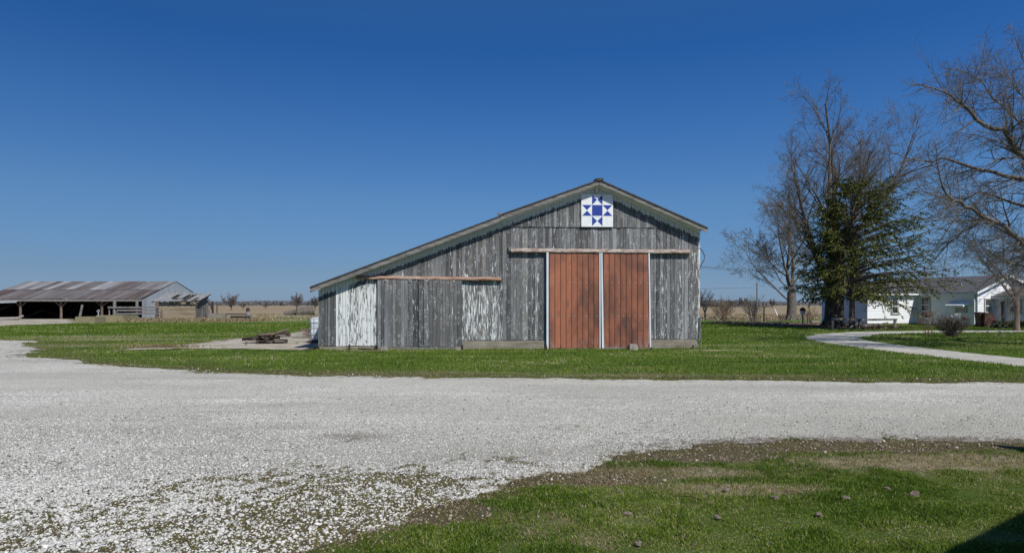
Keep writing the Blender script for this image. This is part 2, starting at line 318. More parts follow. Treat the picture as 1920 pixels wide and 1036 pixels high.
def fields(x,y):
    wob=(fbm(x*1.7,y*1.7,3)-.5)*.5+(fbm(x*9,y*9,9)-.5)*.14*np.clip(y/8,.5,3)
    g=sdf(yard,x,y)+wob*1.0
    g=np.where((x<-9)&(y>15),g+(fbm(x*.5,y*.9,8)-.5)*2.4,g)
    d=np.minimum(sdf(drive_o,x,y),-sdf(drive_i,x,y))+wob*.5
    return g,d
def blob(x,y,px,py,rx,ry):
    c=G(px,py); return np.exp(-(((x-c[0])/rx)**2+((y-c[1])/ry)**2))
def moss_of(x,y,g):
    z=np.maximum.reduce([blob(x,y,560,985,2.0,1.3)*1.3,blob(x,y,700,905,1.6,.8)*.85,blob(x,y,640,1010,1.0,.6)*1.5,blob(x,y,760,970,.7,.5)*1.3,blob(x,y,420,920,1.3,.9)*.62,blob(x,y,900,870,1.1,.6)*.42,blob(x,y,100,990,1.6,.8)*.7,blob(x,y,350,1036,1.3,.6)*.9,blob(x,y,1180,805,1.2,.5)*.4,blob(x,y,870,858,.6,.3)*.5])
    z=np.maximum(z,ss(.5,.0,g)*.6*ss(14,8,y)); z=np.maximum(z,ss(.9,-.1,g)*.75*ss(12,16,y)); z=np.maximum(z,blob(x,y,40,665,3.5,4)*.45)
    n=fbm(x*11,y*11,21,5)*.62+fbm(x*1.6,y*1.6,31)*.38
    return ss(.615,.73,n*1.0+z*.27+(fbm(x*2.6,y*3.4,37)-.5)*.22)*np.clip(z*2.2,0,1)
def dust_of(x,y):
    w=fbm(x*.22+y*.10,y*1.15-x*.06,71,4); v=fbm(x*.5,y*1.4,73,5)
    d=ss(.50,.68,w)*.65+ss(.52,.72,v)*.45
    for px,py,rx,ry,k in ((665,820,.5,.25,.9),(335,800,.9,.35,.7),(310,765,2.2,.5,.55),(120,722,1.8,.6,.6),(900,770,3,.9,.35),(1125,735,2.0,.5,.5),(600,718,6,.5,.35)): d=np.maximum(d,blob(x,y,px,py,rx,ry)*k*(.6+.8*fbm(x*6,y*6,75)))
    return np.clip(d,0,1)
def near_of(y): return ss(13,6.5,y)
def mossy_of(x,y,g):
    m_=np.clip(np.exp(-np.maximum(-g,0)/np.where(y<13,.75,1.2))*2.0*(fbm(x*.9,y*1.6,61)*1.3),0,1); return np.maximum(m_,blob(x,y,100,645,5,6)*.9*ss(.3,.6,fbm(x*.8,y*.8,64)+.1))
def lawnz(x,y):
    g,d=fields(x,y); ins=np.maximum(g,d); z=(fbm(x*3,y*3,2)-.5)*.05+.012-ss(-.02,.25,ins)*.09
    return np.where(sdf(slab,x,y)>.2,-.05,z)
def sgrid(y0,y1,ry,s0,s1,ds):
    nr=int(math.log(y1/y0)/math.log(ry))+1; Y=y0*ry**np.arange(nr+1); s=np.arange(s0,s1+ds,ds)
    yy,sg=np.meshgrid(Y,s,indexing='ij'); return sg*yy,yy
def gridfaces(keep):                       # keep: per-vertex bool; face kept if any corner kept
    r,c=keep.shape; idx=np.arange(r*c).reshape(r,c)
    q=np.stack([idx[:-1,:-1],idx[:-1,1:],idx[1:,1:],idx[1:,:-1]],-1).reshape(-1,4)
    k=(keep[:-1,:-1]|keep[:-1,1:]|keep[1:,1:]|keep[1:,:-1]).ravel(); return q[k]
def compact(v,f,attrs):
    u,inv=np.unique(f,return_inverse=True); return v[u],inv.reshape(f.shape),{k:a[u] for k,a in attrs.items()}
def sheet(name,x,y,z,keep,mat,attrs):
    f=gridfaces(keep); v=np.stack([x.ravel(),y.ravel(),z.ravel()],1)
    v,f,a=compact(v,f,{k:b.ravel() for k,b in attrs.items()})
    o=bpy.data.objects.new(name,setmesh(name,v,f,mat,a,smooth=True)); link(o); o['kind']='structure'; return o
def dry_of(x,y):
    d=np.maximum.reduce([blob(x,y,1800,868,1.9,.42)*1.6,blob(x,y,1250,888,1.0,.27)*1.4,blob(x,y,1390,920,.8,.24)*1.5,blob(x,y,980,985,.5,.3)*.7,blob(x,y,1150,905,.5,.2),
      blob(x,y,1000,1000,.35,.2)*.8,blob(x,y,1080,1020,.3,.12)*.7,blob(x,y,1450,705,1.2,.25)*.7,blob(x,y,800,699,3,.3)*.6,blob(x,y,1170,704,3,.3)*.6,blob(x,y,1330,657,1.0,.4)*1.1,blob(x,y,290,651,1.6,.7)*1.2,
      blob(x,y,240,636,5,1.1)*.8,blob(x,y,150,632,4,1.5)*.75,blob(x,y,330,628,7,1.2)*.55,blob(x,y,450,626,6,1.0)*.4,blob(x,y,120,648,3,1.2)*.6,blob(x,y,1380,648,3,.8)*.35,blob(x,y,600,704,4,.25)*.5,blob(x,y,420,600,9,4)*.9,blob(x,y,300,600,9,3)*1.0])
    return d
def dirt_of(x,y,g):
    n=fbm(x*2.2,y*2.2,41)-.5
    d=np.maximum(blob(x,y,1560,838,2.2,.33)*1.5,blob(x,y,1880,834,1.5,.30)*1.5); d=np.maximum(d,blob(x,y,1300,858,1.0,.3)*1.2)
    d=np.maximum(d,blob(x,y,1050,900,1.2,.35)*.9); d=np.maximum(d,blob(x,y,830,965,.6,.35)*1.0)
    r=ss(.35,.6,d+n*.55); b=ss(-.3,.5,sdf(bed,x,y)+n*1.5)
    return np.clip(r+b,0,1)
# lawn
x,y=sgrid(1.2,120,1.012,-1.75,1.75,.008); g,d=fields(x,y); L=sdf(lawn_p,x,y)+(fbm(x*.3,y*.3,5)-.5)*6
inside=np.maximum(g,d); edge=np.exp(-np.maximum(-g,0)/.45)*(g<.3)
z=lawnz(x,y)
dirt=dirt_of(x,y,g); dry=np.clip(dry_of(x,y),0,1)
mossy=mossy_of(x,y,g)
sheet('lawn',x,y,z,L>0,MAT['lawn'],{'dirt':dirt,'dry':dry,'mossy':mossy})
# gravel yard
x,y=sgrid(1.2,36,1.0065,-1.5,1.5,.0035); g,_=fields(x,y)
z=ss(-.15,.3,g)*.035-.02+(fbm(x*5,y*5,12)-.5)*.025+(fbm(x*.8,y*.8,14)-.5)*.03
moss=moss_of(x,y,g); dirtg=ss(.25,.65,blob(x,y,1650,832,2.8,.4)*1.1+(fbm(x*14,y*14,6,5)-.5)*1.3)*.9
dirtg=np.maximum(dirtg,blob(x,y,665,820,.5,.28)*.65)
sheet('gravel_yard',x,y,z,g>-.12,MAT['gravel'],{'moss':moss,'dirt':dirtg,'dust':dust_of(x,y),'near':near_of(y)*.8})
# driveway loop to the house
x,y=sgrid(15,50,1.006,.35,1.5,.004); _,d=fields(x,y)
z=ss(-.2,.4,d)*.04-.02+(fbm(x*4,y*4,12)-.5)*.02
sheet('driveway',x,y,z,d>-.15,MAT['gravel'],{'moss':x*0,'dirt':x*0+.05,'dust':x*0+.45,'near':x*0})
# concrete slabs
x,y=sgrid(20,60,1.006,-.75,-.1,.004); s_=sdf(slab,x,y)+(fbm(x*1.2,y*1.2,77)-.5)*1.1
sheet('concrete_slab',x,y,x*0+.03+(fbm(x,y,2)-.5)*.02,s_>0,MAT['slab'],{'edge':ss(.5,.0,s_+(fbm(x*3,y*3,8)-.5)*.5)})
x,y=sgrid(45,85,1.01,-1.2,-.55,.006); s_=sdf(apron,x,y)+(fbm(x*.6,y*.6,7)-.5)*1.5
sheet('concrete_apron',x,y,x*0+.04,s_>0,MAT['slab'],{'edge':ss(.8,.0,s_)})
mb=MB(); gx=np.concatenate([np.linspace(-6000,-300,6),np.linspace(-200,200,5),np.linspace(300,6000,6)])
vs=[(a,b,-.07) for b in (-400,0,150,600,2000,9000) for a in gx]; nc=len(gx)
mb.add(vs,[(r*nc+c,r*nc+c+1,(r+1)*nc+c+1,(r+1)*nc+c) for r in range(5) for c in range(nc-1)])
single('farm_field',mb,MAT['field'],None,None,kind='structure')

# ------------------------------------------------------------------ scatter: stones, grass
def scatter_area(n,ymin,ymax,smin,smax,pw=1.0):
    u=RNG.random(n); e=2-pw; Y=(ymin**e+u*(ymax**e-ymin**e))**(1/e); s=RNG.uniform(smin,smax,n); return s*Y,Y
def stones(name,x,y,size,label,cat,matn,zf=0.0,flat=.55,rnd=None):
    n=len(x); base=np.array([(-1,-1,-1),(1,-1,-1),(1,1,-1),(-1,1,-1),(-1,-1,1),(1,-1,1),(1,1,1),(-1,1,1)],float)
    V=np.repeat(base[None],n,0)*(1+RNG.uniform(-.38,.25,(n,8,3))); V[:,4:,:2]*=RNG.uniform(.45,.9,(n,1,1))
    V*= (size[:,None,None]*np.stack([RNG.uniform(.7,1.3,n),RNG.uniform(.5,1,n),RNG.uniform(.6,1.1,n)*flat],1)[:,None,:])
    a=RNG.uniform(0,2*math.pi,n); t=RNG.uniform(-.5,.5,n)
    X=V[...,0]*np.cos(t)[:,None]+V[...,2]*np.sin(t)[:,None]; Zz=-V[...,0]*np.sin(t)[:,None]+V[...,2]*np.cos(t)[:,None]; Yv=V[...,1]
    X2=X*np.cos(a)[:,None]-Yv*np.sin(a)[:,None]; Y2=X*np.sin(a)[:,None]+Yv*np.cos(a)[:,None]
    P=np.stack([X2+x[:,None],Y2+y[:,None],Zz+(size*.25)[:,None]+zf],-1).reshape(-1,3) if not hasattr(zf,'__len__') else np.stack([X2+x[:,None],Y2+y[:,None],Zz+(size*.25+zf)[:,None]],-1).reshape(-1,3)
    fq=np.array([(3,2,1,0),(4,5,6,7),(0,1,5,4),(1,2,6,5),(2,3,7,6),(3,0,4,7)]); Fc=(np.arange(n)[:,None,None]*8+fq[None]).reshape(-1,4)
    r=RNG.beta(2.6,1.6,n) if rnd is None else rnd
    o=bpy.data.objects.new(name,setmesh(name,P,Fc,MAT[matn],{'rnd':np.repeat(r,8)})); link(o); o['kind']='stuff'; o['label']=label; o['category']=cat; return o
def yardz(x,y,g): return ss(-.15,.3,g)*.035-.02+(fbm(x*5,y*5,12)-.5)*.025+(fbm(x*.8,y*.8,14)-.5)*.03
xs,ys=scatter_area(400000,3.9,15,-.95,.95,1.6)
g,_=fields(xs,ys); mo=moss_of(xs,ys,g)
keep=(RNG.random(len(xs))<ss(15,10.5,ys))&(RNG.random(len(xs))>.45*dust_of(xs,ys))&(g>RNG.uniform(-.6,.12,len(xs)))&(mo<RNG.uniform(.05,1.45,len(xs)))&(~((blob(xs,ys,1650,832,2.8,.35)>.45)&(RNG.random(len(xs))<.8)))
xs,ys,g=xs[keep],ys[keep],g[keep]; sz=np.clip(RNG.lognormal(-5.2,.42,len(xs)),.003,.016)*(.85+.5*ss(7.5,5.2,ys))
du=dust_of(xs,ys); stones('gravel_stones',xs,ys,sz,'loose white crushed limestone chips covering the yard','gravel','stones',zf=yardz(xs,ys,g)-.002,rnd=np.where(RNG.random(len(xs))<.08+.24*ss(.5,.72,fbm(xs*1.3,ys*2.2,83)),RNG.random(len(xs))*.07,np.clip(RNG.beta(2.4,1.7,len(xs))-.30*du,.12,1)))
xs,ys=scatter_area(60000,3.9,10,-.95,.6,1.2); g,_=fields(xs,ys); mo=moss_of(xs,ys,g); keep=(g>RNG.uniform(-.5,.1,len(xs)))&(mo<RNG.uniform(.1,1.6,len(xs)))&(RNG.random(len(xs))<ss(7.6,5.2,ys+xs*.5)*.8+.02)
xs,ys,g=xs[keep],ys[keep],g[keep]; stones('coarse_stones',xs,ys,np.clip(RNG.lognormal(-4.72,.36,len(xs)),.005,.02),'larger pale limestone pieces lying over the mossy gravel','gravel','stones',zf=yardz(xs,ys,g)+.0,flat=.5,rnd=RNG.beta(2.2,2.6,len(xs))*.75+.08)
def blades(name,x,y,h,wd,label,cat,matn,z0=None,rnd=None,lean=.5):
    n=len(x); a=RNG.uniform(0,2*math.pi,n); b=RNG.uniform(0,2*math.pi,n); l=RNG.uniform(.1,1,n)*lean*h
    z0=np.zeros(n) if z0 is None else z0; cx,cy=np.cos(a)*wd/2,np.sin(a)*wd/2; lx,ly=np.cos(b)*l,np.sin(b)*l
    P=np.stack([np.stack([x-cx,y-cy,z0],1),np.stack([x+cx,y+cy,z0],1),np.stack([x+cx*.8+lx*.35,y+cy*.8+ly*.35,z0+h*.6],1),np.stack([x+lx,y+ly,z0+h*RNG.uniform(.75,1,n)],1),np.stack([x-cx*.8+lx*.35,y-cy*.8+ly*.35,z0+h*.6],1)],1).reshape(-1,3)
    i=np.arange(n)[:,None]*5; f=np.concatenate([i+np.array([[0,1,2]]),i+np.array([[0,2,4]]),i+np.array([[4,2,3]])],0)
    r=RNG.random(n) if rnd is None else rnd
    o=bpy.data.objects.new(name,setmesh(name,P,f,MAT[matn],{'rnd':np.repeat(r,5)})); link(o); o['kind']='stuff'; o['label']=label; o['category']=cat; return o
def lawn_ok(x,y,m=0.0):
    g,d=fields(x,y); a=np.maximum(g,d); L=sdf(lawn_p,x,y)
    di=dirt_of(x,y,g); dr=dry_of(x,y)
    return (a<-m)&(L>0)&(sdf(slab,x,y)<.1)&(RNG.random(len(x))>di*.97)&(RNG.random(len(x))>np.clip(dr*1.15,0,1)*.88)&(RNG.random(len(x))>.8*mossy_of(x,y,g)*(y>13))&~((y<14)&(RNG.random(len(x))>np.clip(.06+(-g)/.6+(fbm(x*2.5,y*2.5,66)-.5)*.8,0,1))),g
xs,ys=scatter_area(700000,4.1,9.2,-.3,.95,1.0); ok,g=lawn_ok(xs,ys); cl=fbm(xs*3.2,ys*3.2,91)
xs,ys,cl=xs[ok],ys[ok],cl[ok]; hh=RNG.uniform(.012,.045,len(xs))*(.2+2.4*np.clip(cl-.25,0,1))
blades('near_grass',xs,ys,hh,RNG.uniform(.003,.006,len(xs)),'lush short green grass beside the gravel in the foreground','grass','blade',z0=lawnz(xs,ys)-.002,rnd=np.clip(RNG.beta(2,2.4,len(xs))+(.45-cl)*.5+(fbm(xs*1.1,ys*1.8,95)-.5)*.9,0,1)+ (RNG.random(len(xs))<.07)*.6,lean=1.2)
xs,ys=scatter_area(480000,13.5,60,-.85,.9,1.55); ok,g=lawn_ok(xs,ys,.05); cl=fbm(xs*1.5,ys*1.5,92); xs,ys,cl=xs[ok],ys[ok],cl[ok]
blades('mown_grass',xs,ys,RNG.uniform(.03,.075,len(xs))*(.5+cl)*np.clip(ys/26,1,1.6),RNG.uniform(.008,.016,len(xs))*np.clip(ys/22,1,2.4),'mown green grass strip between barn and gravel yard','grass','blade',z0=lawnz(xs,ys)-.004,rnd=np.clip(RNG.beta(2,2.6,len(xs))+(cl-.5)*.7+(fbm(xs*.25,ys*.9,17)-.5)*1.1+(fbm(xs*1.2,ys*3,19)-.5)*.6-.06*ss(30,45,ys)+(RNG.random(len(xs))<.03)*.6,0,1),lean=.9)
# dead thatch in the dry spots, moss tufts
xs,ys=scatter_area(300000,4.3,12,-.3,1.0,1.0); dr=dry_of(xs,ys)+.13; g,_=fields(xs,ys); ok=(dr>RNG.uniform(.12,1.1,len(xs)))&(g<0)&(fbm(xs*5,ys*5,55)>.42)
xs,ys=xs[ok],ys[ok]; blades('dry_thatch',xs,ys,RNG.uniform(.008,.03,len(xs)),RNG.uniform(.0025,.005,len(xs)),'pale dead thatch in bare patches of the near lawn','dead grass','straw',z0=lawnz(xs,ys),lean=2.6)
xs,ys=scatter_area(260000,4.0,11,-1,1,1.0); g,_=fields(xs,ys); mo=moss_of(xs,ys,g); ok=(mo>RNG.uniform(.3,1.6,len(xs)))&(g>-.1)
xs,ys=xs[ok],ys[ok]; blades('moss_tufts',xs,ys,RNG.uniform(.006,.02,len(xs))+yardz(xs,ys,g[ok])*0,RNG.uniform(.004,.008,len(xs)),'moss and tiny weeds growing through the gravel','moss','mossb',z0=yardz(xs,ys,g[ok]),lean=1.2)
xs,ys=scatter_area(90000,4.2,10,-.4,.95,1.2); g,_=fields(xs,ys); di=dirt_of(xs,ys,g); ok=(g<.1)&((di>RNG.uniform(.1,1.3,len(xs)))|(RNG.random(len(xs))<.02)|(g>-RNG.exponential(.14,len(xs)))); xs,ys=xs[ok],ys[ok]
stones('soil_crumbs',xs,ys,np.clip(RNG.lognormal(-5.3,.5,len(xs)),.002,.02),'soil crumbs, chips and leaf bits on the bare dirt strip','soil crumbs','crumbs',zf=lawnz(xs,ys),flat=.7)
xs,ys=scatter_area(60000,14,22,-.8,.85,1.4); g,_=fields(xs,ys); ok=(np.abs(g+.1)<RNG.exponential(.22,len(xs))); xs,ys=xs[ok],ys[ok]
stones('verge_gravel',xs,ys,np.clip(RNG.lognormal(-4.9,.5,len(xs)),.005,.02),'stray gravel chips spilled into the far grass verge','gravel','crumbs',zf=lawnz(xs,ys)+.015,flat=.7,rnd=np.clip(RNG.normal(.6,.22,len(xs)),0,1))
# ------------------------------------------------------------------ THE BARN
TH=R(3.6); A=np.array([X_(597,25.0),25.0]); cT,sT=math.cos(TH),math.sin(TH)
def BL(px,py=None,off=0.0):                # photo survey -> barn local (x along front, z)
    ax=A[0]+sT*off; ay=A[1]-cT*off; k=(px-960)/F; u=(k*ay-ax)/(cT-k*sT); Y=ay+u*sT
    return u if py is None else (u,H-(py-HY)/F*Y)
OV=.42
pk=BL(1124,336,OV); re=BL(1327,426,OV); le=BL(581,537,OV); bk=BL(939,402,OV)
def roofz(u):
    return float(np.interp(u,[le[0],bk[0],pk[0],re[0]],[le[1],bk[1],pk[1],re[1]]))
WB=BL(1309); DEP=15.0
barn=thing('weathered_barn','large weathered grey board barn with lean-to on its left and red double door','barn',(A[0],A[1],0),TH)
rects=[(629,652,525,650,.57),(652,707,525,650,.535),(707,712,525,650,.5),(868,942,526,640,.45),(1225,1305,480,635,.385),(980,1024,475,635,.375),(597,630,540,650,.345),(800,960,420,518,.36),(960,1305,385,462,.355),(712,800,470,518,.38)]
rects=[(BL(a),BL(b),BL(a,d)[1],BL(a,c)[1],p) for a,b,c,d,p in rects]
def paint(u,z):
    for a,b,c,d,p in rects:
        if a<=u<=b and c-.4<=z<=d+.1: return p
    return .332
def boards(mb,u0,u1,zb,zt,y,wmin=.085,wmax=.19,pf=paint,ev=True,thick=.03,gap=.009,step=.55):
    u=u0
    while u<u1-1e-4:
        w=min(random.uniform(wmin,wmax),u1-u); 
        if u1-(u+w)<.06: w=u1-u
        r=random.random(); yo=y-random.uniform(0,.02); a,b=u+gap/2,u+w-gap/2
        z0=zb(u) if callable(zb) else zb; z0+=random.uniform(-.012,.012)
        ta,tb=(zt(a),zt(b)) if callable(zt) else (zt,zt); n=max(1,int((min(ta,tb)-z0)/step)); vs=[];pn=[];e=[];ex=[];
        pw=random.uniform(-.05,.05)
        for i in range(n+1):
            t=i/n
            for xx,tt,q in ((a,ta,0),(b,tb,1)):
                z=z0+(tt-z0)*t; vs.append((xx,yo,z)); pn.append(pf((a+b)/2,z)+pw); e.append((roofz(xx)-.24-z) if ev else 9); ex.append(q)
        fs=[(2*i,2*i+1,2*i+3,2*i+2) for i in range(n)]
        k=len(vs); vs+=[(a,yo+thick,z0),(b,yo+thick,z0),(a,yo+thick,ta),(b,yo+thick,tb)]; pn+=[0]*4; e+=[9]*4; ex+=[0,1,0,1]
        # side faces as long quads with their own verts
        fs+=[(0,k,k+1,1)]
        mb.add(vs,fs,pnt=pn,ev=e,ex=ex,rnd=[r]*len(vs))
        for q,xx,tt in ((0,a,ta),(1,b,tb)):
            mb.add([(xx,yo,z0),(xx,yo+thick,z0),(xx,yo+thick,tt),(xx,yo,tt)],[(0,1,2,3) if q==0 else (3,2,1,0)],pnt=0,ev=9,ex=.5,rnd=r)
        u+=w
wt=lambda u: roofz(u)-.20
# foundation tops
fz1=BL(650,648)[1]; fz2=BL(940,637)[1]; fz3=BL(1260,635)[1]; seam=BL(1120,425)[1]
D1=(BL(708),BL(866)); D2=(BL(1023),BL(1219))
mb=MB()
boards(mb,0,D1[0],fz1,wt,0); boards(mb,D1[0],D1[1],1.9,wt,0); boards(mb,D1[1],BL(942),fz2,wt,0)
boards(mb,BL(942),D2[0],fz2,seam,0); boards(mb,D2[0],D2[1],BL(1120,470)[1],seam,0); boards(mb,D2[1],WB,fz3,seam,0)
boards(mb,BL(942),WB,lambda u: seam-.03,wt,-.034)
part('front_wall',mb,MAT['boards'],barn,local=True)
mb=MB(); poly=[(0.02,.2)]+[(u,wt(u)-.01) for u in (0.02,bk[0],pk[0],WB-.02)]+[(WB-.02,.2)]; mb.prism(poly,.05,.09)
mb.prism([(a,b) for a,b in poly],DEP-.05,DEP)
mb.box(0,.06,.09,DEP-.05,.1,wt(0)-.02); mb.box(WB-.06,WB,.09,DEP-.05,.1,wt(WB)-.02)
part('side_wall',mb,MAT['boards_ruin'],barn,'grey board side and back walls',local=True)
for a,b,t,dz in ((.05,BL(704),fz1,0),(D1[1],BL(1021),fz2,0),(BL(1220),BL(1306),fz3,0)):
    mb=MB(); n=2 if t>.3 else 1; zz=np.linspace(-.12,t-.02,n+1)
    for i in range(n): mb.box(a,b-(.0 if i==0 else .02),-.05+.008*i,.2,zz[i]+.004,zz[i+1]-.004)
    mb.box(a+.02,b-.02,-.035,.18,-.1,t-.03); part('foundation',mb,MAT['concrete'],barn,local=True)
# timber sill and blocks below wooden doors
mb=MB(); mb.box(D1[0]+.02,D1[1]-.05,-.14,-.02,-.02,.13); part('sill_timber',mb,MAT['old_wood'],barn,local=True)
mb=MB(); mb.box(D2[0],D2[1],-.18,.1,-.1,.055); part('threshold',mb,MAT['concrete'],barn,local=True)
# corner boards
mb=MB(); boards(mb,WB-.0,WB+.07,fz3,wt,-.01,.07,.07,lambda u,z:.5); part('corner_board',mb,MAT['boards'],barn,local=True)
# wooden sliding doors
dtop=BL(780,523)[1]; dbot=.14
for i,(a,b) in enumerate(((BL(708.5),BL(784)),(BL(785),BL(866)))):
    mb=MB(); boards(mb,a,b,dbot,dtop,-.13-.012*i,.09,.2,lambda u,z:.345,ev=False)
    mb.box(a+.02,b-.02,-.09,-.07,dbot+.1,dtop-.02,pnt=0,ev=9,ex=.5,rnd=.1)
    d=part('sliding_door',mb,MAT['boards_dark'],barn,local=True,label='unpainted grey board sliding door')
    for hx in (a+.3,b-.3):
        hb=MB(); hb.box(hx-.03,hx+.03,-.17,-.13,dtop-.12,dtop+.02); part('hanger',hb,MAT['track'],d,local=True)
# tracks with covers
def track(p0,p1,y,mat,hh,dd=.2):
    (u0,z0),(u1,z1)=p0,p1; mb=MB(); prof=[(0,hh),( -dd*.55,hh*.78),(-dd,hh*.35),(-dd,0),(-dd*.75,-.02),(0,-.02)]
    n=26; us=np.linspace(u0,u1,n); wob=np.array([random.uniform(-.008,.008) for _ in us])
    vs=[(u,y+a,z0+(z1-z0)*i/(n-1)+b+wob[i]) for i,u in enumerate(us) for a,b in prof]; k=len(prof)
    fs=[(i*k+j,i*k+(j+1)%k,(i+1)*k+(j+1)%k,(i+1)*k+j) for i in range(n-1) for j in range(k)]+[tuple(range(k)),tuple((n-1)*k+j for j in range(k))[::-1]]
    mb.add(vs,fs); return part('door_track',mb,mat,barn,local=True)
track(BL(958,472,.1),BL(1294,474.5,.1),-.045,MAT['track'],.14,.15)
track(BL(668,522,.1),BL(940,525,.1),-.03,MAT['track2'],.115,.14)
mb=MB(); mb.box(BL(953),BL(958)+.01,-.10,0,BL(955,471)[1],BL(955,463)[1]); part('track_block',mb,MAT['old_wood'],barn,local=True)
# red sheet metal doors
mt=BL(1120,472)[1]
def metal(u0,u1,y,nrib,lean=0):
    mb=MB(); w=(u1-u0)/nrib
    for i in range(nrib):
        a=u0+i*w; r=random.random(); rr=random.uniform(-.002,.002)
        prof=[(0,.0),(.03,-.022),(.07,-.022),(.10,0),(.5,-.004),(.9,0),(1.0,0)]
        vs=[];ex=[];zs=np.linspace(.07,mt,8)
        for z in zs:
            for t,dy in prof: vs.append((a+t*w,y+dy+rr,z)); ex.append(t)
        k=len(prof); mb.add(vs,[(q*k+j,q*k+j+1,(q+1)*k+j+1,(q+1)*k+j) for q in range(len(zs)-1) for j in range(k-1)],ex=ex,rnd=r)
    mb.box(u0,u1,y+.02,y+.05,.07,mt,ex=.5,rnd=.3)
    d=part('metal_door',mb,MAT['red_sheet'],barn,local=True,label='ribbed red-brown sheet metal sliding door')
    for zq in (BL(1120,530)[1],BL(1120,592)[1]):
        for i in range(nrib): 
            sb=MB(); uu=u0+(i+.55)*w; sb.box(uu-.014,uu+.014,y-.02,y-.002,zq-.014,zq+.014); part('screw',sb,MAT['galv'],d,local=True)
    return d
dl=metal(BL(1029),BL(1122.5),-.14,9); dr=metal(BL(1130),BL(1214.5),-.145,8)
for dd,(a0,a1,b0,b1) in ((dl,(1023.8,1027.6,1023.8,1027.6)),(dl,(1122,1124.4,1122.5,1124.4)),(dr,(1125.2,1128,1127.2,1130.6)),(dr,(1213.5,1216,1216,1218.7))):
    mb=MB(); a0,a1,b0,b1=[BL(q) for q in (a0,a1,b0,b1)]
    z0,z1=.04,mt+.01; vs=[(b0,-.18,z0),(b1,-.18,z0),(b1,-.1,z0),(b0,-.1,z0),(a0,-.18,z1),(a1,-.18,z1),(a1,-.1,z1),(a0,-.1,z1)]
    mb.add(vs,[(3,2,1,0),(4,5,6,7),(0,1,5,4),(1,2,6,5),(2,3,7,6),(3,0,4,7)]); part('door_trim',mb,MAT['trim_white'],dd,local=True)
# roof
def slabroof(p,q,th,y0,y1,ext=0):
    (a,za),(b,zb)=p,q; return [(a,za),(b,zb),(b,zb-th),(a,za-th)]
mb=MB()
for p,q in ((le,(bk[0]+.02,bk[1]-.02)),((bk[0]-.05,bk[1]+.0),pk),(pk,re)): mb.prism(slabroof(p,q,.05,0,0),-OV-.03,DEP+.3)
mb.box(pk[0]-.14,pk[0]+.14,-OV-.05,DEP+.3,pk[1]-.06,pk[1]+.035); part('roof',mb,MAT['shingle'],barn,local=True)
def rake(p,q,h,y): 
    mb=MB(); L=q[0]-p[0]; n=max(1,int(abs(L)/2.6)); us=[p[0]+L*i/n for i in range(n+1)]
    for i in range(n):
        a,b=us[i]+.006,us[i+1]-.006; za=p[1]+(q[1]-p[1])*(a-p[0])/L; zb=p[1]+(q[1]-p[1])*(b-p[0])/L; w=random.uniform(-.012,.012)
        mb.prism([(a,za-.05+w*.5),(b,zb-.05),(b,zb-.05-h+w),(a,za-.05-h)],y-.005*(i%2),y+.035)
    return part('rake_board',mb,MAT['rake'],barn,local=True)
rake(le,(bk[0]-.03,bk[1]-.02),.17,-OV); rake((bk[0]-.03,bk[1]-.01),(pk[0],pk[1]),.15,-OV); rake((pk[0],pk[1]),re,.15,-OV)
mb=MB()
for p,q in ((le,bk),(bk,pk),(pk,re)): mb.prism([(p[0],p[1]-.058),(q[0],q[1]-.058),(q[0],q[1]-.085),(p[0],p[1]-.085)],-OV+.04,-.0)
part('soffit',mb,MAT['white_paint'],barn,local=True)
mb=MB()
for p,q in ((le,bk),(bk,pk),(pk,re)):
    n=int((q[0]-p[0])/.6)
    for i in range(n):
        pass
mb.prism([(le[0]+.5,roofz(le[0]+.5)-.09),(bk[0],bk[1]-.09),(bk[0],bk[1]-.24),(le[0]+.5,roofz(le[0]+.5)-.2)],-.065,-.04)
mb.prism([(bk[0],bk[1]-.09),(pk[0],pk[1]-.09),(pk[0],pk[1]-.25),(bk[0],bk[1]-.25)],-.067,-.04)
mb.prism([(pk[0],pk[1]-.09),(WB+.06,roofz(WB+.06)-.09),(WB+.06,roofz(WB+.06)-.25),(pk[0],pk[1]-.25)],-.069,-.04)
part('frieze_board',mb,MAT['white_paint'],barn,local=True)
mb=MB(); mb.box(bk[0]-.12,bk[0]+.02,-OV-.06,-OV+.1,bk[1]-.02,bk[1]+.06); part('roof_block',mb,MAT['old_wood'],barn,local=True)
mb=MB(); cx,cz=BL(1118,356); mb.box(cx-.03,cx+.03,-.12,-.07,cz-.12,cz+.16); mb.box(cx-.05,cx+.05,-.13,-.05,cz+.05,cz+.09); part('hay_bracket',mb,MAT['white_paint'],barn,local=True)
# cable loop on right corner, downspout rod
mb=MB(); pts=[BL(*q) for q in ((1309,465),(1313,466),(1317,471),(1321,480),(1320,487),(1315,495),(1312,503),(1309,511))]; mb.tube([(u,-.02+.0*i,z) for i,(u,z) in enumerate(pts)],.018,6); part('cable_loop',mb,MAT['wire'],barn,local=True)
mb=MB(); u=BL(1312.5); mb.tube([(u,-.1,-.02),(u-.02,-.08,1.25)],.022,6); part('corner_rod',mb,MAT['old_wood'],barn,local=True)
mb=MB(); mb.box(.02,.06,DEP-.01,DEP,0,.1)
def world(u,y,z=0): return (A[0]+u*cT-y*sT, A[1]+u*sT+y*cT, z)
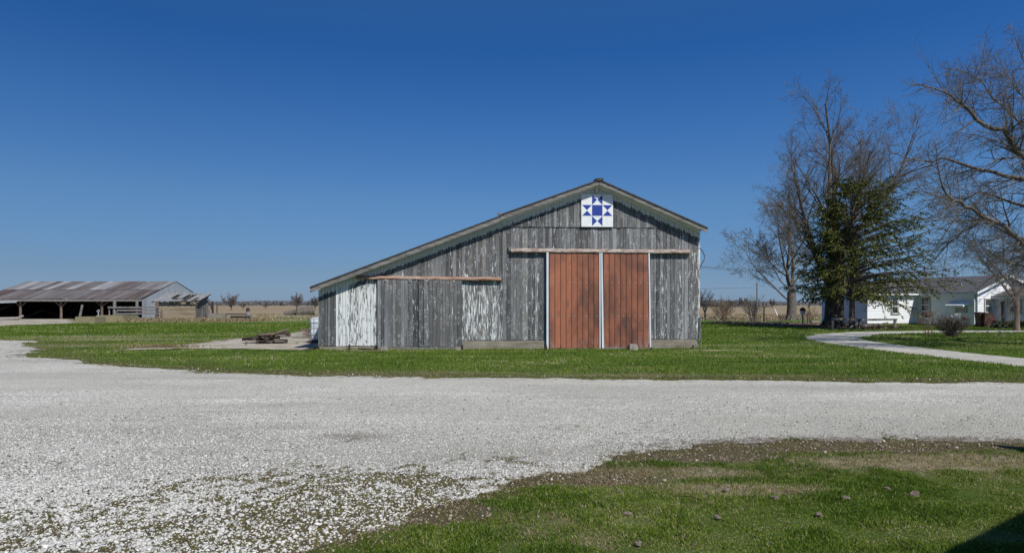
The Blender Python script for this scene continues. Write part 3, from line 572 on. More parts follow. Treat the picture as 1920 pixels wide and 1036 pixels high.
# quilt square sign
q0=BL(1090.5,363,.15); q1=BL(1150,425,.15); qs=thing('barn_quilt_sign','square white and blue star pattern quilt board hung under the barn peak','sign',world(q0[0],-.10,q1[1]),TH)
w=q1[0]-q0[0]; h=q0[1]-q1[1]
m=M('quilt_white',.6,.3); n=m.noise(m.co((2,2,2)),2,4); m.col(m.ramp(n,[(.3,(.66,.69,.70)),(.7,(.78,.80,.79))])); QW=m.m
m=M('quilt_blue',.6,.3); n=m.noise(m.co((9,9,9)),2,5); m.col(m.ramp(n,[(.3,(.012,.035,.24)),(.7,(.022,.055,.33))])); QB=m.m
m=M('quilt_line',.6,.3); m.col((.36,.38,.5)); QL=m.m
mb=MB(); mb.box(0,w,-.002,.03,0,h,mi=0); part('panel',mb,QW,qs,local=True)
mb=MB(); y=-.006; iw=w*.97/3; ih=h*.97/3; ox=w*.015; oz=h*.015
def tri(*p): mb.add([(ox+a*iw,y,oz+b*ih) for a,b in p],[tuple(range(len(p)))])
tri((1,1),(2,1),(2,2),(1,2))
for cx,cy in ((1,0),(1,2)): tri((cx,cy+.04),(cx+.48,cy+.5),(cx,cy+.96)); tri((cx+1,cy+.96),(cx+.52,cy+.5),(cx+1,cy+.04))
for cx,cy in ((0,1),(2,1)): tri((cx+.04,cy),(cx+.96,cy),(cx+.5,cy+.48)); tri((cx+.96,cy+1),(cx+.04,cy+1),(cx+.5,cy+.52))
part('star_pattern',mb,QB,qs,local=True)
mb=MB()
for t in (1,2): mb.box(ox+t*iw-.006,ox+t*iw+.006,-.0045,-.003,oz,h-oz); mb.box(ox,w-ox,-.0046,-.0031,oz+t*ih-.006,oz+t*ih+.006)
part('grid_lines',mb,QL,qs,local=True)
# things lying at the foot of the barn
def foot(name,px0,px1,py0,py1,y,dy,mat,label,cat,tilt=0,grp=None):
    u0,z1=BL(px0,py0,-y); u1,z0=BL(px1,py1,-y); u0,u1=sorted((u0,u1)); z0=max(min(z0,z1),-.03); z1=max(z1,z0+.05)
    t=bpy.data.objects.new(name,None); mb=MB(); uw=(u1-u0)/2; vs=[]
    for zz,s in ((-.03,1),((z1-z0)*.5,1.04),(z1,.93)):
        for a,b in ((-1,0),(1,0),(1,1),(-1,1)): vs.append((a*uw*s*random.uniform(.9,1.05)+tilt*zz,(b-.5)*dy*random.uniform(.9,1.05),zz))
    mb.add(vs,[(3,2,1,0),(8,9,10,11)]+[(r*4+i,r*4+(i+1)%4,r*4+4+(i+1)%4,r*4+4+i) for r in (0,1) for i in range(4)])
    o=bpy.data.objects.new(name,setmesh(name,mb.v,mb.f,mat)); link(o); o.location=world((u0+u1)/2,y+dy/2,0); o.rotation_euler=(0,0,TH); o['label']=label; o['category']=cat
    if grp:o['group']=grp
    return o
foot('concrete_block',1181,1196,645,657,-.62,.3,MAT['stone'],'rough grey concrete block leaning at the foot of the red metal doors','block')
foot('stone_block',715,727,650,658,-.36,.22,MAT['stone'],'pale stone block under the left end of the wooden sliding doors','block')
foot('stone_block',854,864,650,658,-.36,.22,MAT['concrete'],'tan stone block under the right end of the wooden sliding doors','block')
foot('post_stub',1022,1026,647,657,-.36,.1,MAT['black_iron'],'short dark stub at the left edge of the red metal doors','post')
foot('post_stub',1220,1223.5,651,657,-.36,.1,MAT['black_iron'],'tiny dark stub just right of the red metal doors','post')
foot('post_stub',653,656,645,659,-.34,.06,MAT['black_iron'],'thin dark stake against the foundation below the white painted boards','post')
foot('post_stub',701.5,705,647,659,-.34,.07,MAT['black_iron'],'rusty stake at the left edge of the wooden sliding doors','post')
foot('post_stub',865,868.5,646,658,-.34,.07,MAT['black_iron'],'rusty stake at the right edge of the wooden sliding doors','post')
foot('post_stub',1297,1299.5,647,657,-.3,.06,MAT['black_iron'],'leaning dark stake at the right corner of the barn foundation','post',tilt=.25)
mb=MB(); mb.tube([world(BL(674),-.3,.10),world(BL(700),-.3,.06)],.03,8); single('metal_pipe',mb,MAT['black_iron'],'dark pipe lying along the foundation under the white painted boards','pipe',world(BL(674),-.3,0))
mb=MB(); mb.bar(world(BL(1130),-.28,.07),world(BL(1179),-.3,.085),.08,.04); single('loose_board',mb,MAT['old_wood'],'thin grey board lying in front of the right red door','board',world(BL(1130),-.3,0))
mb=MB(); p=world(BL(598),-.15,0); mb.add([(p[0]-.62,p[1]-.05,.01),(p[0]+.02,p[1]-.05,.02),(p[0]+.03,p[1]+.02,.16),(p[0]-.62,p[1]+.15,.04)],[(0,1,2,3)]); mb.bar((p[0]-.5,p[1]-.06,.02),(p[0]+.02,p[1]-.03,.16),.04,.03)
single('shadow_sheet',mb,MAT['black_iron'],'small dark sheet standing in for a shadow at the left corner of the barn','shadow',p)  # added dark sheet imitates the tote's shadow on the ground

u_=RNG.uniform(-.3,WB+.4,9000); v_=-np.abs(RNG.normal(0,.22,9000))-.02; P_=np.array([world(a,b) for a,b in zip(u_,v_)]); hb=RNG.uniform(.04,.12,9000)*(.4+1.2*fbm(u_*1.4,v_,44)); hb=np.where(RNG.random(9000)<.03,hb*1.9,hb)
blades('barn_foot_grass',P_[:,0],P_[:,1],hb,RNG.uniform(.008,.014,9000),'longer unmown grass and weeds along the foot of the barn','grass','blade',rnd=np.clip(RNG.beta(2,2.4,9000)+.12+(RNG.random(9000)<.08)*.5,0,1),lean=.8)
# ------------------------------------------------------------------ tote tank and pallets
def tote():
    Y=29.3; x1=-7.62; x0=-8.72; t=thing('liquid_tote','white plastic bulk liquid tank in a metal cage standing left of the barn','tank',((x0+x1)/2,Y+.5,0))
    m=M('milky_plastic',.4,.4); m.col(m.ramp(m.noise(m.co((1,1,2)),1.5,3),[(.3,(.48,.54,.58)),(.7,(.68,.72,.74))])); MP=m.m
    mb=MB(); bx=[]
    for z,s in ((.17,.46),(.22,.5),(.62,.5),(.66,.485),(.70,.5),(1.02,.5),(1.10,.47),(1.14,.38)):
        r=.1; ring=[]
        for cx,cy,a0 in ((1,1,0),(-1,1,90),(-1,-1,180),(1,-1,270)):
            for k in range(4): a=R(a0+30*k); ring.append(((s-r)*cx+r*math.cos(a),(s-r)*cy+r*math.sin(a),z))
        bx+=ring
    k=16; n=8; mb.add([(x+(x0+x1)/2,y+Y+.5,z) for x,y,z in bx],[(i*k+j,i*k+(j+1)%k,(i+1)*k+(j+1)%k,(i+1)*k+j) for i in range(n-1) for j in range(k)]+[tuple((n-1)*k+j for j in range(k))])
    part('tank',mb,MP,t,smooth=True); mb=MB(); c=((x0+x1)/2,Y+.5)
    mb.tube([(c[0],c[1],1.12),(c[0],c[1],1.18)],.09,12); part('cap',mb,MAT['red_plastic'],t)
    mb=MB(); s=.53
    for z in (.17,.42,.67,.92,1.12): mb.tube([(c[0]-s,c[1]-s,z),(c[0]+s,c[1]-s,z),(c[0]+s,c[1]+s,z),(c[0]-s,c[1]+s,z),(c[0]-s,c[1]-s,z)],.011,5)
    for i in range(6):
        q=-s+2*s*i/5
        for sx,sy in ((q,-s),(q,s),(-s,q),(s,q)): mb.tube([(c[0]+sx,c[1]+sy,.14),(c[0]+sx,c[1]+sy,1.12)],.011,5)
    part('cage',mb,MAT['galv'],t)
    mb=MB(); 
    for i in range(3): mb.box(c[0]-.55,c[0]+.55,c[1]-.55+.45*i,c[1]-.35+.45*i,.03,.11)
    mb.box(c[0]-.55,c[0]+.55,c[1]-.55,c[1]+.55,.11,.15); part('base_pallet',mb,MAT['black_iron'],t)
tote()
def pallet(name='wood_pallet',mat='post_wood',label='',loc=(0,0,0),rz=0,tilt=(0,0)):
    t=thing(name,label,'pallet',loc,rz,None); t.rotation_euler=(tilt[0],tilt[1],rz)
    mb=MB()
    for i in range(7): mb.box(-.6,.6,-.5+i*.155,-.5+i*.155+.09,.11,.13)
    part('deck',mb,MAT[mat],t,local=True); mb=MB()
    for i in range(3): mb.box(-.6+.55*i,-.5+.55*i,-.5,.52,.02,.11)
    part('runners',mb,MAT[mat],t,local=True); mb=MB()
    for i in range(3): mb.box(-.6,.6,-.5+i*.46,-.4+i*.46,0,.02)
    part('bottom_boards',mb,MAT[mat],t,local=True); return t
c=G(497,645); MAT['pallet_dark']=simple('dark_wet_wood',(.03,.022,.018),(.11,.085,.065),6,.9)
MAT['pallet_tan']=simple('tan_raw_wood',(.2,.14,.09),(.42,.33,.2),6,.9,(1,1,3))
pallet('wood_pallet','pallet_dark','dark weathered pallet lying lowest in the scrap heap on the concrete',(c[0]+.18,c[1]+.35,.03),.25)
pallet('wood_pallet','pallet_dark','dark pallet tipped on the left side of the scrap heap',(c[0]-.35,c[1]+.5,.17),-.2,(0.02,-.03))
pallet('wood_pallet','pallet_dark','broken dark pallet on top of the scrap heap',(c[0]+.2,c[1]+.55,.31),.5,(.05,-.06))
def plank(p,q,w,h,mat,label,name='loose_plank',cat='plank',grp=None):
    mb=MB(); mb.bar(p,q,w,h); return single(name,mb,MAT[mat],label,cat,((p[0]+q[0])/2,(p[1]+q[1])/2,min(p[2],q[2])),grp)
plank((c[0]+.05,c[1]+.1,.34),(c[0]+.82,c[1]+.5,.66),.2,.04,'post_wood','reddish plank sticking up at the right of the scrap heap')
plank((c[0]-.3,c[1]+.1,.40),(c[0]+.35,c[1]+.2,.47),.09,.03,'pallet_tan','pale splintered plank across the top of the scrap heap')
plank((c[0]-.1,c[1]-.12,.12),(c[0]+.75,c[1]-.02,.2),.12,.05,'pallet_dark','dark beam along the front of the scrap heap')
c=G(562,636)
pallet('wood_pallet','post_wood','brown pallet lying behind the white tank',(c[0]-.0,c[1]+3.2,.25),.1)
for k,(dx,dy,z,L,mt_,lab) in enumerate(((-.1,2.6,.35,1.3,'post_wood','brown beam topmost on the lumber beside the white tank'),(.2,1.5,.2,1.0,'post_wood','short rusty brown beam in front of the stacked lumber'),(-.45,.0,.12,1.4,'old_wood','long grey board resting on a low block left of the white tank'))):
    plank((c[0]+dx-L/2,c[1]+dy,z),(c[0]+dx+L/2,c[1]+dy+.15,z+.03),.16,.12 if k<2 else .05,mt_,lab)
mb=MB(); mb.box(c[0]-.4,c[0]+.9,c[1]+.02,c[1]+.3,0,.09); single('concrete_curb',mb,MAT['concrete'],'low concrete block supporting the grey board left of the white tank','block',(c[0]+.2,c[1],0))
# ------------------------------------------------------------------ trees
def grow(out,p,d,L,r,lv,P):
    n=P['seg'][lv]; pts=[p.copy()]; dirs=[]; up=P['up'][lv]; wd=P['wander'][lv]
    for i in range(n):
        d=d+Vector((random.gauss(0,wd),random.gauss(0,wd),random.gauss(0,wd)+up)); d.normalize(); p=p+d*(L/n); pts.append(p.copy()); dirs.append(d.copy())
    tip=P['tip'][lv]; rad=[r*(1-(1-tip)*i/n) for i in range(n+1)]; out.append((lv,pts,rad))
    if lv+1>=len(P['seg']): return
    nc=P['n'][lv]; nc=max(1,int(nc*random.uniform(.75,1.25)))
    for j in range(nc):
        t=P['t0'][lv]+(1-P['t0'][lv])*(j+random.random())/nc; k=min(int(t*n),n-1); f=t*n-k
        q=pts[k].lerp(pts[k+1],f); dd=dirs[k]; ax=dd.orthogonal().normalized(); ax=Matrix.Rotation(random.uniform(0,2*math.pi),3,dd)@ax
        an=R(random.uniform(*P['ang'][lv])); nd=Matrix.Rotation(an,3,ax)@dd
        rr=rad[k]*random.uniform(*P.get('rr',[(.45,.7)]*9)[lv]); rr=max(rr,P['minr'])
        grow(out,q,nd,L*P['cl'][lv]*random.uniform(.6,1.15)*(1.15-.55*t),rr,lv+1,P)
def wood(out,root,thick_levels,mat_t,mat_c,sides=(9,6,5,4,3,3),tn='trunk',cn='crown'):
    a,b=MB(),MB()
    for lv,pts,rad in out: (a if lv<thick_levels else b).tube([tuple(q) for q in pts],rad,sides[min(lv,5)],cap=False)
    if a.n: part(tn,a,mat_t,root,smooth=True)
    if b.n: part(cn,b,mat_c,root)
def flare(out,loc,r):
    for i in range(7):
        a=i*.9+random.random()*.3; d=Vector((math.cos(a),math.sin(a),0)); b=Vector(loc)
        out.append((0,[b+d*r*.25+Vector((0,0,r*2.2)),b+d*r*.75+Vector((0,0,r*.7)),b+d*r*1.5+Vector((0,0,-.1))],[r*.4,r*.4,r*.22]))
def tall_tree(name,label,loc,Ht,r,leaders,seed,fork=.3,twig='twig',minr=.0065,spread=.35,group=None,bark='bark',dens=1.0):
    random.seed(seed); t=thing(name,label,'tree',loc,group=group); out=[]
    base=Vector(loc); top=base+Vector((0,0,Ht*fork)); out.append((0,[base-Vector((0,0,.2)),base+Vector((0,0,.5)),base+Vector((.03,0,Ht*fork*.5)),top],[r*1.35,r*1.08,r*.95,r*.9])); flare(out,loc,r)
    P=dict(seg=[7,6,5,4,3],up=[.05,.05,.04,.03,.02],wander=[.10,.13,.16,.2,.22],tip=[.18,.2,.25,.3,.5],n=[int(13*dens),int(10*dens),int(7*dens),4],t0=[.2,.15,.12,.1],ang=[(22,50),(25,55),(25,60),(25,65)],cl=[.5,.5,.5,.55],rr=[(.28,.5),(.35,.55),(.4,.65),(.5,.8)],minr=minr)
    for (dx,dy,z0,lf,rf) in leaders:
        d=Vector((dx,dy,1)).normalized(); s=base+Vector((0,0,Ht*z0)); grow(out,s,d,Ht*lf,r*rf*.72,0,P)
    wood(out,t,2,MAT[bark],MAT[twig]); return t
def leaders_fan(n,spread,lf=(.55,.72),z0=(.22,.34),rf=(.35,.6)):
    return [(spread*math.cos(i*2.399)*random.uniform(.4,1.1),spread*math.sin(i*2.399)*random.uniform(.4,1.1),random.uniform(*z0),random.uniform(*lf),random.uniform(*rf)) for i in range(n)]
random.seed(5)
b=G(1563,613); tall_tree('bare_tree','tallest leafless tree behind the evergreen left of the white house',(b[0],b[1],0),14.6,.62,[(-.45,.1,.2,.70,.5),(-.08,-.1,.26,.78,.5),(.17,.15,.3,.86,.62),(.38,-.1,.3,.84,.5),(.62,.1,.28,.70,.45),(-.85,.0,.15,.5,.35),(.75,-.2,.36,.5,.35),(.1,-.5,.3,.6,.4)],21,.32,bark='bark_dark')
b=G(1484,599.5); tall_tree('bare_tree','leafless grey tree with low spreading limbs left of the tallest tree',(b[0],b[1],0),14.2,.5,[(-.1,0,.2,.82,.55),(.22,.1,.2,.72,.5),(-.45,.1,.25,.62,.42),(-1.0,0,.13,.62,.3),(-.9,.3,.3,.42,.28),(.6,-.2,.25,.5,.35),(-1.7,.1,.22,.4,.25),(.3,.6,.3,.5,.3)],22,.22,minr=.012,dens=.95)
b=(X_(1906,43.5),43.5); tall_tree('young_bare_tree','young leafless tree with yellowish trunk before the white house',(b[0],b[1],0),6.6,.16,[(-1.0,0,.3,.65,.6),(.9,0,.3,.65,.6),(-.35,.3,.34,.7,.6),(.4,-.3,.34,.68,.6),(-1.6,-.4,.3,.55,.45),(.1,.8,.3,.5,.45),(-.9,-.8,.34,.55,.4)],23,.32,minr=.007,bark='post_wood',dens=.75)
# large tree at the right, trunk stands outside the picture
def big_right():
    random.seed(31); Y0=27.0; bx=X_(2060,Y0); t=thing('spreading_bare_tree','huge spreading leafless tree whose limbs reach in from the right','tree',(bx,Y0,0))
    out=[]; base=Vector((bx,Y0,0)); out.append((0,[base-Vector((0,0,.2)),base+Vector((0,0,.8)),base+Vector((-.1,0,2.5)),base+Vector((-.2,0,4.2)),base+Vector((0,0,5.8)),base+Vector((.3,0,7.4))],[.62,.5,.45,.42,.3,.2])); flare(out,(bx,Y0,0),.5)
    def q(cx,cy,dy=0): 
        v=W(1360+cx/1.85,60+cy/1.85,Y0+dy); return Vector(v)
    limbs=[([(1240,560,0),(1120,480,-.4),(1036,425,-.7),(965,350,-1),(885,298,-1.2),(820,245,-1.5),(760,205,-1.8)],.17),
      ([(1230,600,0),(1120,560,.4),(1030,505,.6),(900,458,.9),(760,438,1.3),(690,450,1.6)],.15),
      ([(1240,820,0),(1120,770,-.5),(1030,728,-1),(950,668,-1.4),(860,625,-1.8),(800,590,-2.2),(770,520,-2.4)],.17),
      ([(1240,880,0),(1110,770,.5),(1000,690,1),(900,660,1.4),(820,690,1.8),(760,760,2.1)],.10),
      ([(1250,450,0),(1140,350,.8),(1060,250,1.4),(1000,175,1.8)],.10),
      ([(1250,400,0),(1160,280,-.8),(1090,190,-1.4),(1030,130,-1.8)],.09),
      ([(1240,700,0),(1130,650,1.2),(1000,600,2.2),(880,560,3),(790,600,3.6)],.12),
      ([(1240,560,0),(1120,420,1.8),(1010,310,2.8),(930,230,3.4),(870,160,3.8)],.11),
      ([(1240,900,0),(1130,830,-1.4),(1020,800,-2),(930,790,-2.4)],.09),
      ([(1240,500,0),(1300,400,-1),(1400,310,-2),(1500,280,-3)],.14),([(1240,700,0),(1350,560,1),(1500,460,2)],.13),([(1240,500,0),(1260,340,2),(1280,240,3)],.13),([(1245,600,0),(1230,450,-3),(1180,350,-5)],.12)]
    P=dict(seg=[6,6,5,4],up=[-.0,-.035,-.03,.0],wander=[.09,.10,.14,.18],tip=[.22,.25,.3,.5],n=[11,11,7],t0=[.15,.1,.1],ang=[(30,65),(30,62),(25,60)],cl=[.5,.52,.55],rr=[(.35,.55),(.4,.6),(.55,.8)],minr=.005)
    for pts,r in limbs:
        V=[q(*p) for p in pts]; n=len(V); r*=.8; rad=[r*(1-.75*i/(n-1)) for i in range(n)]
        for i in range(1,n): V[i]+=Vector((random.gauss(0,.06),random.gauss(0,.1),random.gauss(0,.06)))
        # smooth
        SV=[V[0]]; SR=[rad[0]]
        for i in range(n-1):
            for s in (.34,.67,1): SV.append(V[i].lerp(V[i+1],s)+Vector((random.gauss(0,.035),random.gauss(0,.035),random.gauss(0,.035)))); SR.append(rad[i]+(rad[i+1]-rad[i])*s)
        out.append((0,SV,SR)); d=(SV[-1]-SV[-2]).normalized(); grow(out,SV[-1],d,1.6,SR[-1],1,P)
        Lt=sum((V[i+1]-V[i]).length for i in range(n-1)); cnt=int(Lt*3.3)
        for j in range(cnt):
            tt=random.uniform(.16,1)*(len(SV)-1); k=min(int(tt),len(SV)-2); p0=SV[k].lerp(SV[k+1],tt-k); dd=(SV[k+1]-SV[k]).normalized()
            ax=Matrix.Rotation(random.uniform(0,6.28),3,dd)@dd.orthogonal().normalized(); nd=Matrix.Rotation(R(random.uniform(28,60)),3,ax)@dd
            grow(out,p0,nd,random.uniform(1.5,3.2)*(1.1-.4*tt/len(SV)),max(SR[k]*random.uniform(.22,.42),.016),1 if random.random()<.75 else 2,P)
    wood(out,t,1,MAT['bark'],MAT['twig'])
big_right()
# evergreens
def spruce(name,label,loc,Ht,prof,seed,tr=.2,nb=120,bare=.12):
    random.seed(seed); t=thing(name,label,'evergreen tree',loc); base=Vector(loc); tb=MB(); lean=random.uniform(-.02,.02)
    tb.tube([(base.x,base.y,-.1),(base.x+.02,base.y,Ht*.2),(base.x+.08,base.y,Ht*.6),(base.x+.1,base.y,Ht*.98)],[tr*1.25,tr,tr*.6,.02],9); 
    nv=[];nf=[];nr=[];cnt=0
    def spray(p,d,L,bright):
        nonlocal cnt
        w=L*random.uniform(.12,.22); sd=d.cross(Vector((random.gauss(0,1),random.gauss(0,1),random.gauss(0,1)))).normalized()*w
        mid=p+d*L*.45; nv.extend([tuple(p),tuple(mid+sd),tuple(p+d*L),tuple(mid-sd)]); nf.append((cnt,cnt+1,cnt+2,cnt+3)); nr.extend([bright]*4); cnt+=4
    for i in range(nb):
        f=bare+(1-bare)*((i+random.random())/nb)**1.0; z=Ht*f; az=i*2.399+random.gauss(0,.3)
        L=prof(f,az)*random.uniform(.62,1.08); 
        if L<.15: L=.15
        d=Vector((math.cos(az),math.sin(az),.25+.5*f)); d.normalize(); p=base+Vector((0.1*f,0,z)); pts=[p.copy()]; n=9
        for k in range(n):
            tt=k/n; d=d+Vector((random.gauss(0,.05),random.gauss(0,.05),(-.10*(1-f*.8) if tt<.6 else .08)+random.gauss(0,.03))); d.normalize(); p=p+d*(L/n); pts.append(p.copy())
        tb.tube([tuple(q) for q in pts],[max(.008,.011*L*(1-.8*k/n)+.006) for k in range(n+1)],4,cap=False)
        clump=random.random()
        for k in range(1,n+1):
            if k/n<random.uniform(.12,.5) or random.random()<.1: continue
            for s in (-1,1,0):
                if random.random()<.15: continue
                dd=(pts[k]-pts[k-1]).normalized(); sd=dd.cross(Vector((0,0,1))).normalized()
                bl=L*.30*(1.15-k/n*.75)*random.uniform(.5,1.2)+.12
                bd=(dd*random.uniform(.5,1)+sd*s*random.uniform(.6,1)+Vector((0,0,random.uniform(-.75,.12)))).normalized(); q=pts[k].copy(); m=max(3,int(bl/.10))
                for u in range(m):
                    q=q+bd*(bl/m); bd=(bd+Vector((random.gauss(0,.1),random.gauss(0,.1),-.05))).normalized()
                    for _ in range(4):
                        sdir=(bd*.7+Vector((random.gauss(0,.6),random.gauss(0,.6),random.gauss(-.25,.45)))).normalized()
                        spray(q,sdir,random.uniform(.09,.19),min(1,max(0,random.gauss(.45+.45*clump*(u/m),.2))))
    part('trunk',tb,MAT['bark_dark'],t)
    o=bpy.data.objects.new('crown',setmesh('crown',np.array(nv)-np.array(loc),np.array(nf),MAT['needles'],{'rnd':np.array(nr)})); link(o,t); return t
def profA(f,az):
    b=float(np.interp(f,[0,.15,.3,.5,.7,.85,1],[4.2,5.6,5.3,4.5,3.7,2.8,1.3])); return b*(1+.28*math.cos(az)) 
def profB(f,az): 
    b=float(np.interp(f,[0,.2,.5,.8,1],[2.6,3.4,2.9,1.8,.6])); return b*(1-.2*math.cos(az))
b=G(1597,617.5); spruce('evergreen_tree','broad dark evergreen tree with drooping boughs before the white house',(b[0],b[1],0),9.5,profA,41,.17,146,.2)
b=G(1566,614); spruce('evergreen_tree','smaller evergreen whose low boughs hang left of the thick tree trunk',(b[0]-.3,b[1]-1.6,0),6.8,profB,42,.13,60,.3)
# far trees
def small_tree(px,py,hpx,Y,seed,label,name='distant_tree',sp=.9,twig='twig_far',n=11):
    random.seed(seed); Ht=hpx/F*Y; x=X_(px,Y); z=0
    t=thing(name,label,'tree',(x,Y,z)); out=[]; base=Vector((x,Y,z))
    out.append((0,[base,base+Vector((0,0,Ht*.3))],[Ht*.035,Ht*.028])); mr=Y*.00022
    P=dict(seg=[5,4,3,3],up=[.08,.07,.05,0],wander=[.12,.17,.2,.2],tip=[.3,.35,.4,.5],n=[8,6,3],t0=[.2,.15,.1],ang=[(22,50),(22,55),(22,55)],cl=[.5,.5,.5],minr=mr)
    for i in range(n):
        a=i*2.4; s=sp*random.uniform(.3,1.1); grow(out,base+Vector((0,0,Ht*random.uniform(.1,.3))),Vector((math.cos(a)*s,math.sin(a)*s,1)).normalized(),Ht*random.uniform(.55,.8),Ht*.018,0,P)
    wood(out,t,1,MAT['twig_far'],MAT[twig]); return t
small_tree(434,577,31,190,51,'round bare tree in the field right of the ruined shed',sp=.95)
small_tree(557,577,29,200,52,'round bare tree beyond the log pile left of the barn',sp=.8)
small_tree(591,577,27,200,53,'bare tree half hidden behind the left corner of the barn',sp=.9)
small_tree(456,577,14,230,54,'low brown shrub tree just right of the round field tree',sp=.9,n=6)
small_tree(498,577,13,230,55,'small brown shrub between the two round field trees',sp=.9,n=6)
small_tree(1322,597,52,80,56,'scraggly bare sapling just right of the barn corner',name='sapling',sp=.7,n=5,twig='twig')
small_tree(1390,575,17,330,57,'low bare tree beside the distant white farmhouse',sp=1.0,n=8)
small_tree(1370,575,15,330,58,'low bare tree left of the distant white farmhouse',sp=1.0,n=8)
small_tree(1400,575,18,300,60,'bare tree right of the distant white farmhouse',sp=1.0,n=8)
small_tree(1448,577,15,300,59,'tiny bare tree right of the utility pole',sp=.9,n=7)
# shrubs
def shrub(px,py,w,hpx,seed,label,twig,stems=26,name='bare_shrub'):
    random.seed(seed); x,Y=G(px,py); Ht=hpx/F*Y; Wd=w/F*Y/2; t=thing(name,label,'shrub',(x,Y,0)); out=[]
    P=dict(seg=[4,3,3],up=[.05,.06,.03],wander=[.12,.16,.2],tip=[.4,.4,.5],n=[7,4],t0=[.25,.2],ang=[(15,40),(18,45)],cl=[.5,.5],minr=.007*max(1,Y/45))
    for i in range(stems):
        a=random.uniform(0,6.28); k=random.uniform(.1,1.0)**.7; s=Wd/Ht*k; d=Vector((math.cos(a)*s*1.15,math.sin(a)*s,1)).normalized()
        grow(out,Vector((x+math.cos(a)*Wd*.22*k,Y+math.sin(a)*Wd*.22*k,0)),d,Ht*random.uniform(.75,1.05),.012*max(1,Y/45),0,P)
    a=MB()
    for lv,pts,rad in out: a.tube([tuple(q) for q in pts],rad,3,cap=False)
    part('stems',a,MAT[twig],t); return t
shrub(1359,603,52,42,61,'spreading tan leafless shrub right of the barn','twig_tan',30)
shrub(1413,604,42,44,62,'brownish leafless shrub beside the utility pole','twig',26)
shrub(1785,632,58,38,63,'dense low leafless bush beside the loop drive','bark_dark',85)
shrub(1741,629,34,44,64,'thin open leafless bush left of the dense low bush','twig_tan',14)
shrub(1466,601,26,12,65,'low dead weeds at the foot of the grey tree','twig_tan',12,'dead_weeds')
shrub(1520,607,22,30,66,'thin reddish dead stalks behind the feeder posts','twig_tan',9,'dead_weeds')
shrub(1697,608,26,16,67,'faint bare shrub against the sunlit siding of the house','twig_tan',8)
# far woodland bands
def woodband(px0,px1,Y,h,n,label,dx=0):
    a=X_(px0,Y);b=X_(px1,Y); X=RNG.uniform(a,b,n); dd=RNG.uniform(0,Y*.12,n); hh=h*(.45+.75*fbm(X/ (Y*.02),X*0,5)); Zc=RNG.random(n)**1.2*hh; s=RNG.uniform(.0010,.0026,n)*Y
    P=np.stack([np.stack([X-s,Y+dd,Zc-s*.6],1),np.stack([X+s,Y+dd,Zc-s*.6],1),np.stack([X+RNG.uniform(-1,1,n)*s,Y+dd,Zc+s],1)],1).reshape(-1,3); f=np.arange(3*n).reshape(-1,3)
    o=bpy.data.objects.new('far_woodland',setmesh('far_woodland',P,f,MAT['far_wood'],{'rnd':np.repeat(RNG.random(n),3)})); link(o); o['kind']='stuff'; o['label']=label; o['category']='woodland'
woodband(380,640,900,5.6,9000,'low brown line of woods on the horizon left of the barn')
woodband(1300,1640,900,4.6,9000,'low brown line of woods on the horizon right of the barn')
woodband(1350,1425,420,5.0,2500,'pale leafless thicket around the distant white farmhouse')
# ------------------------------------------------------------------ distant farm
Y=600
t=thing('red_barn','distant red barn with white roof on the horizon right of the barn','barn',(X_(1326,Y),Y,0)); x0,x1=X_(1311,Y),X_(1340,Y)
mb=MB(); mb.box(x0,x1,Y,Y+12,0,Z_(565.5,Y)); part('wall',mb,MAT['red_paint'],t)
mb=MB(); mb.add([(x0-.5,Y-1,Z_(565.5,Y)),(x1+.5,Y-1,Z_(565.5,Y)),(x1+.5,Y+6,Z_(561.5,Y)),(x0-.5,Y+6,Z_(561.5,Y)),(x1+.5,Y+13,Z_(565.5,Y)),(x0-.5,Y+13,Z_(565.5,Y))],[(0,1,2,3),(3,2,4,5)]); part('roof',mb,MAT['white_paint'],t)
t=thing('distant_outbuilding','small white outbuilding behind the distant red barn','building',(X_(1336,640),640,0)); mb=MB(); Y=640; mb.box(X_(1333,Y),X_(1341,Y),Y,Y+8,0,Z_(564,Y)); part('wall',mb,MAT['white_paint'],t); mb=MB(); mb.prism([(X_(1332,Y),Z_(564,Y)),(X_(1337,Y),Z_(560.5,Y)),(X_(1342,Y),Z_(564,Y))],Y-.5,Y+8.5); part('roof',mb,MAT['galv'],t)
Y=450; t=thing('distant_farmhouse','tiny white farmhouse among bare trees on the horizon','house',(X_(1384,Y),Y,0)); mb=MB(); mb.box(X_(1381,Y),X_(1387.5,Y),Y,Y+7,0,Z_(566,Y)); part('wall',mb,MAT['white_paint'],t); mb=MB(); mb.prism([(X_(1380.5,Y),Z_(566,Y)),(X_(1384,Y),Z_(562.5,Y)),(X_(1388,Y),Z_(566,Y))],Y-.4,Y+7.4); part('roof',mb,MAT['grey_roof'],t)
Y=500; mb=MB(); mb.box(X_(1352,Y),X_(1364,Y),Y,Y+5,0,Z_(569,Y)+.6); mb.prism([(X_(1351.5,Y),Z_(569,Y)+.6),(X_(1358,Y),Z_(569,Y)+1.6),(X_(1364.5,Y),Z_(569,Y)+.6)],Y-.3,Y+5.3); single('distant_shed',mb,MAT['white_paint'],'tiny low white shed left of the distant farmhouse','shed',(X_(1358,Y),Y,0))
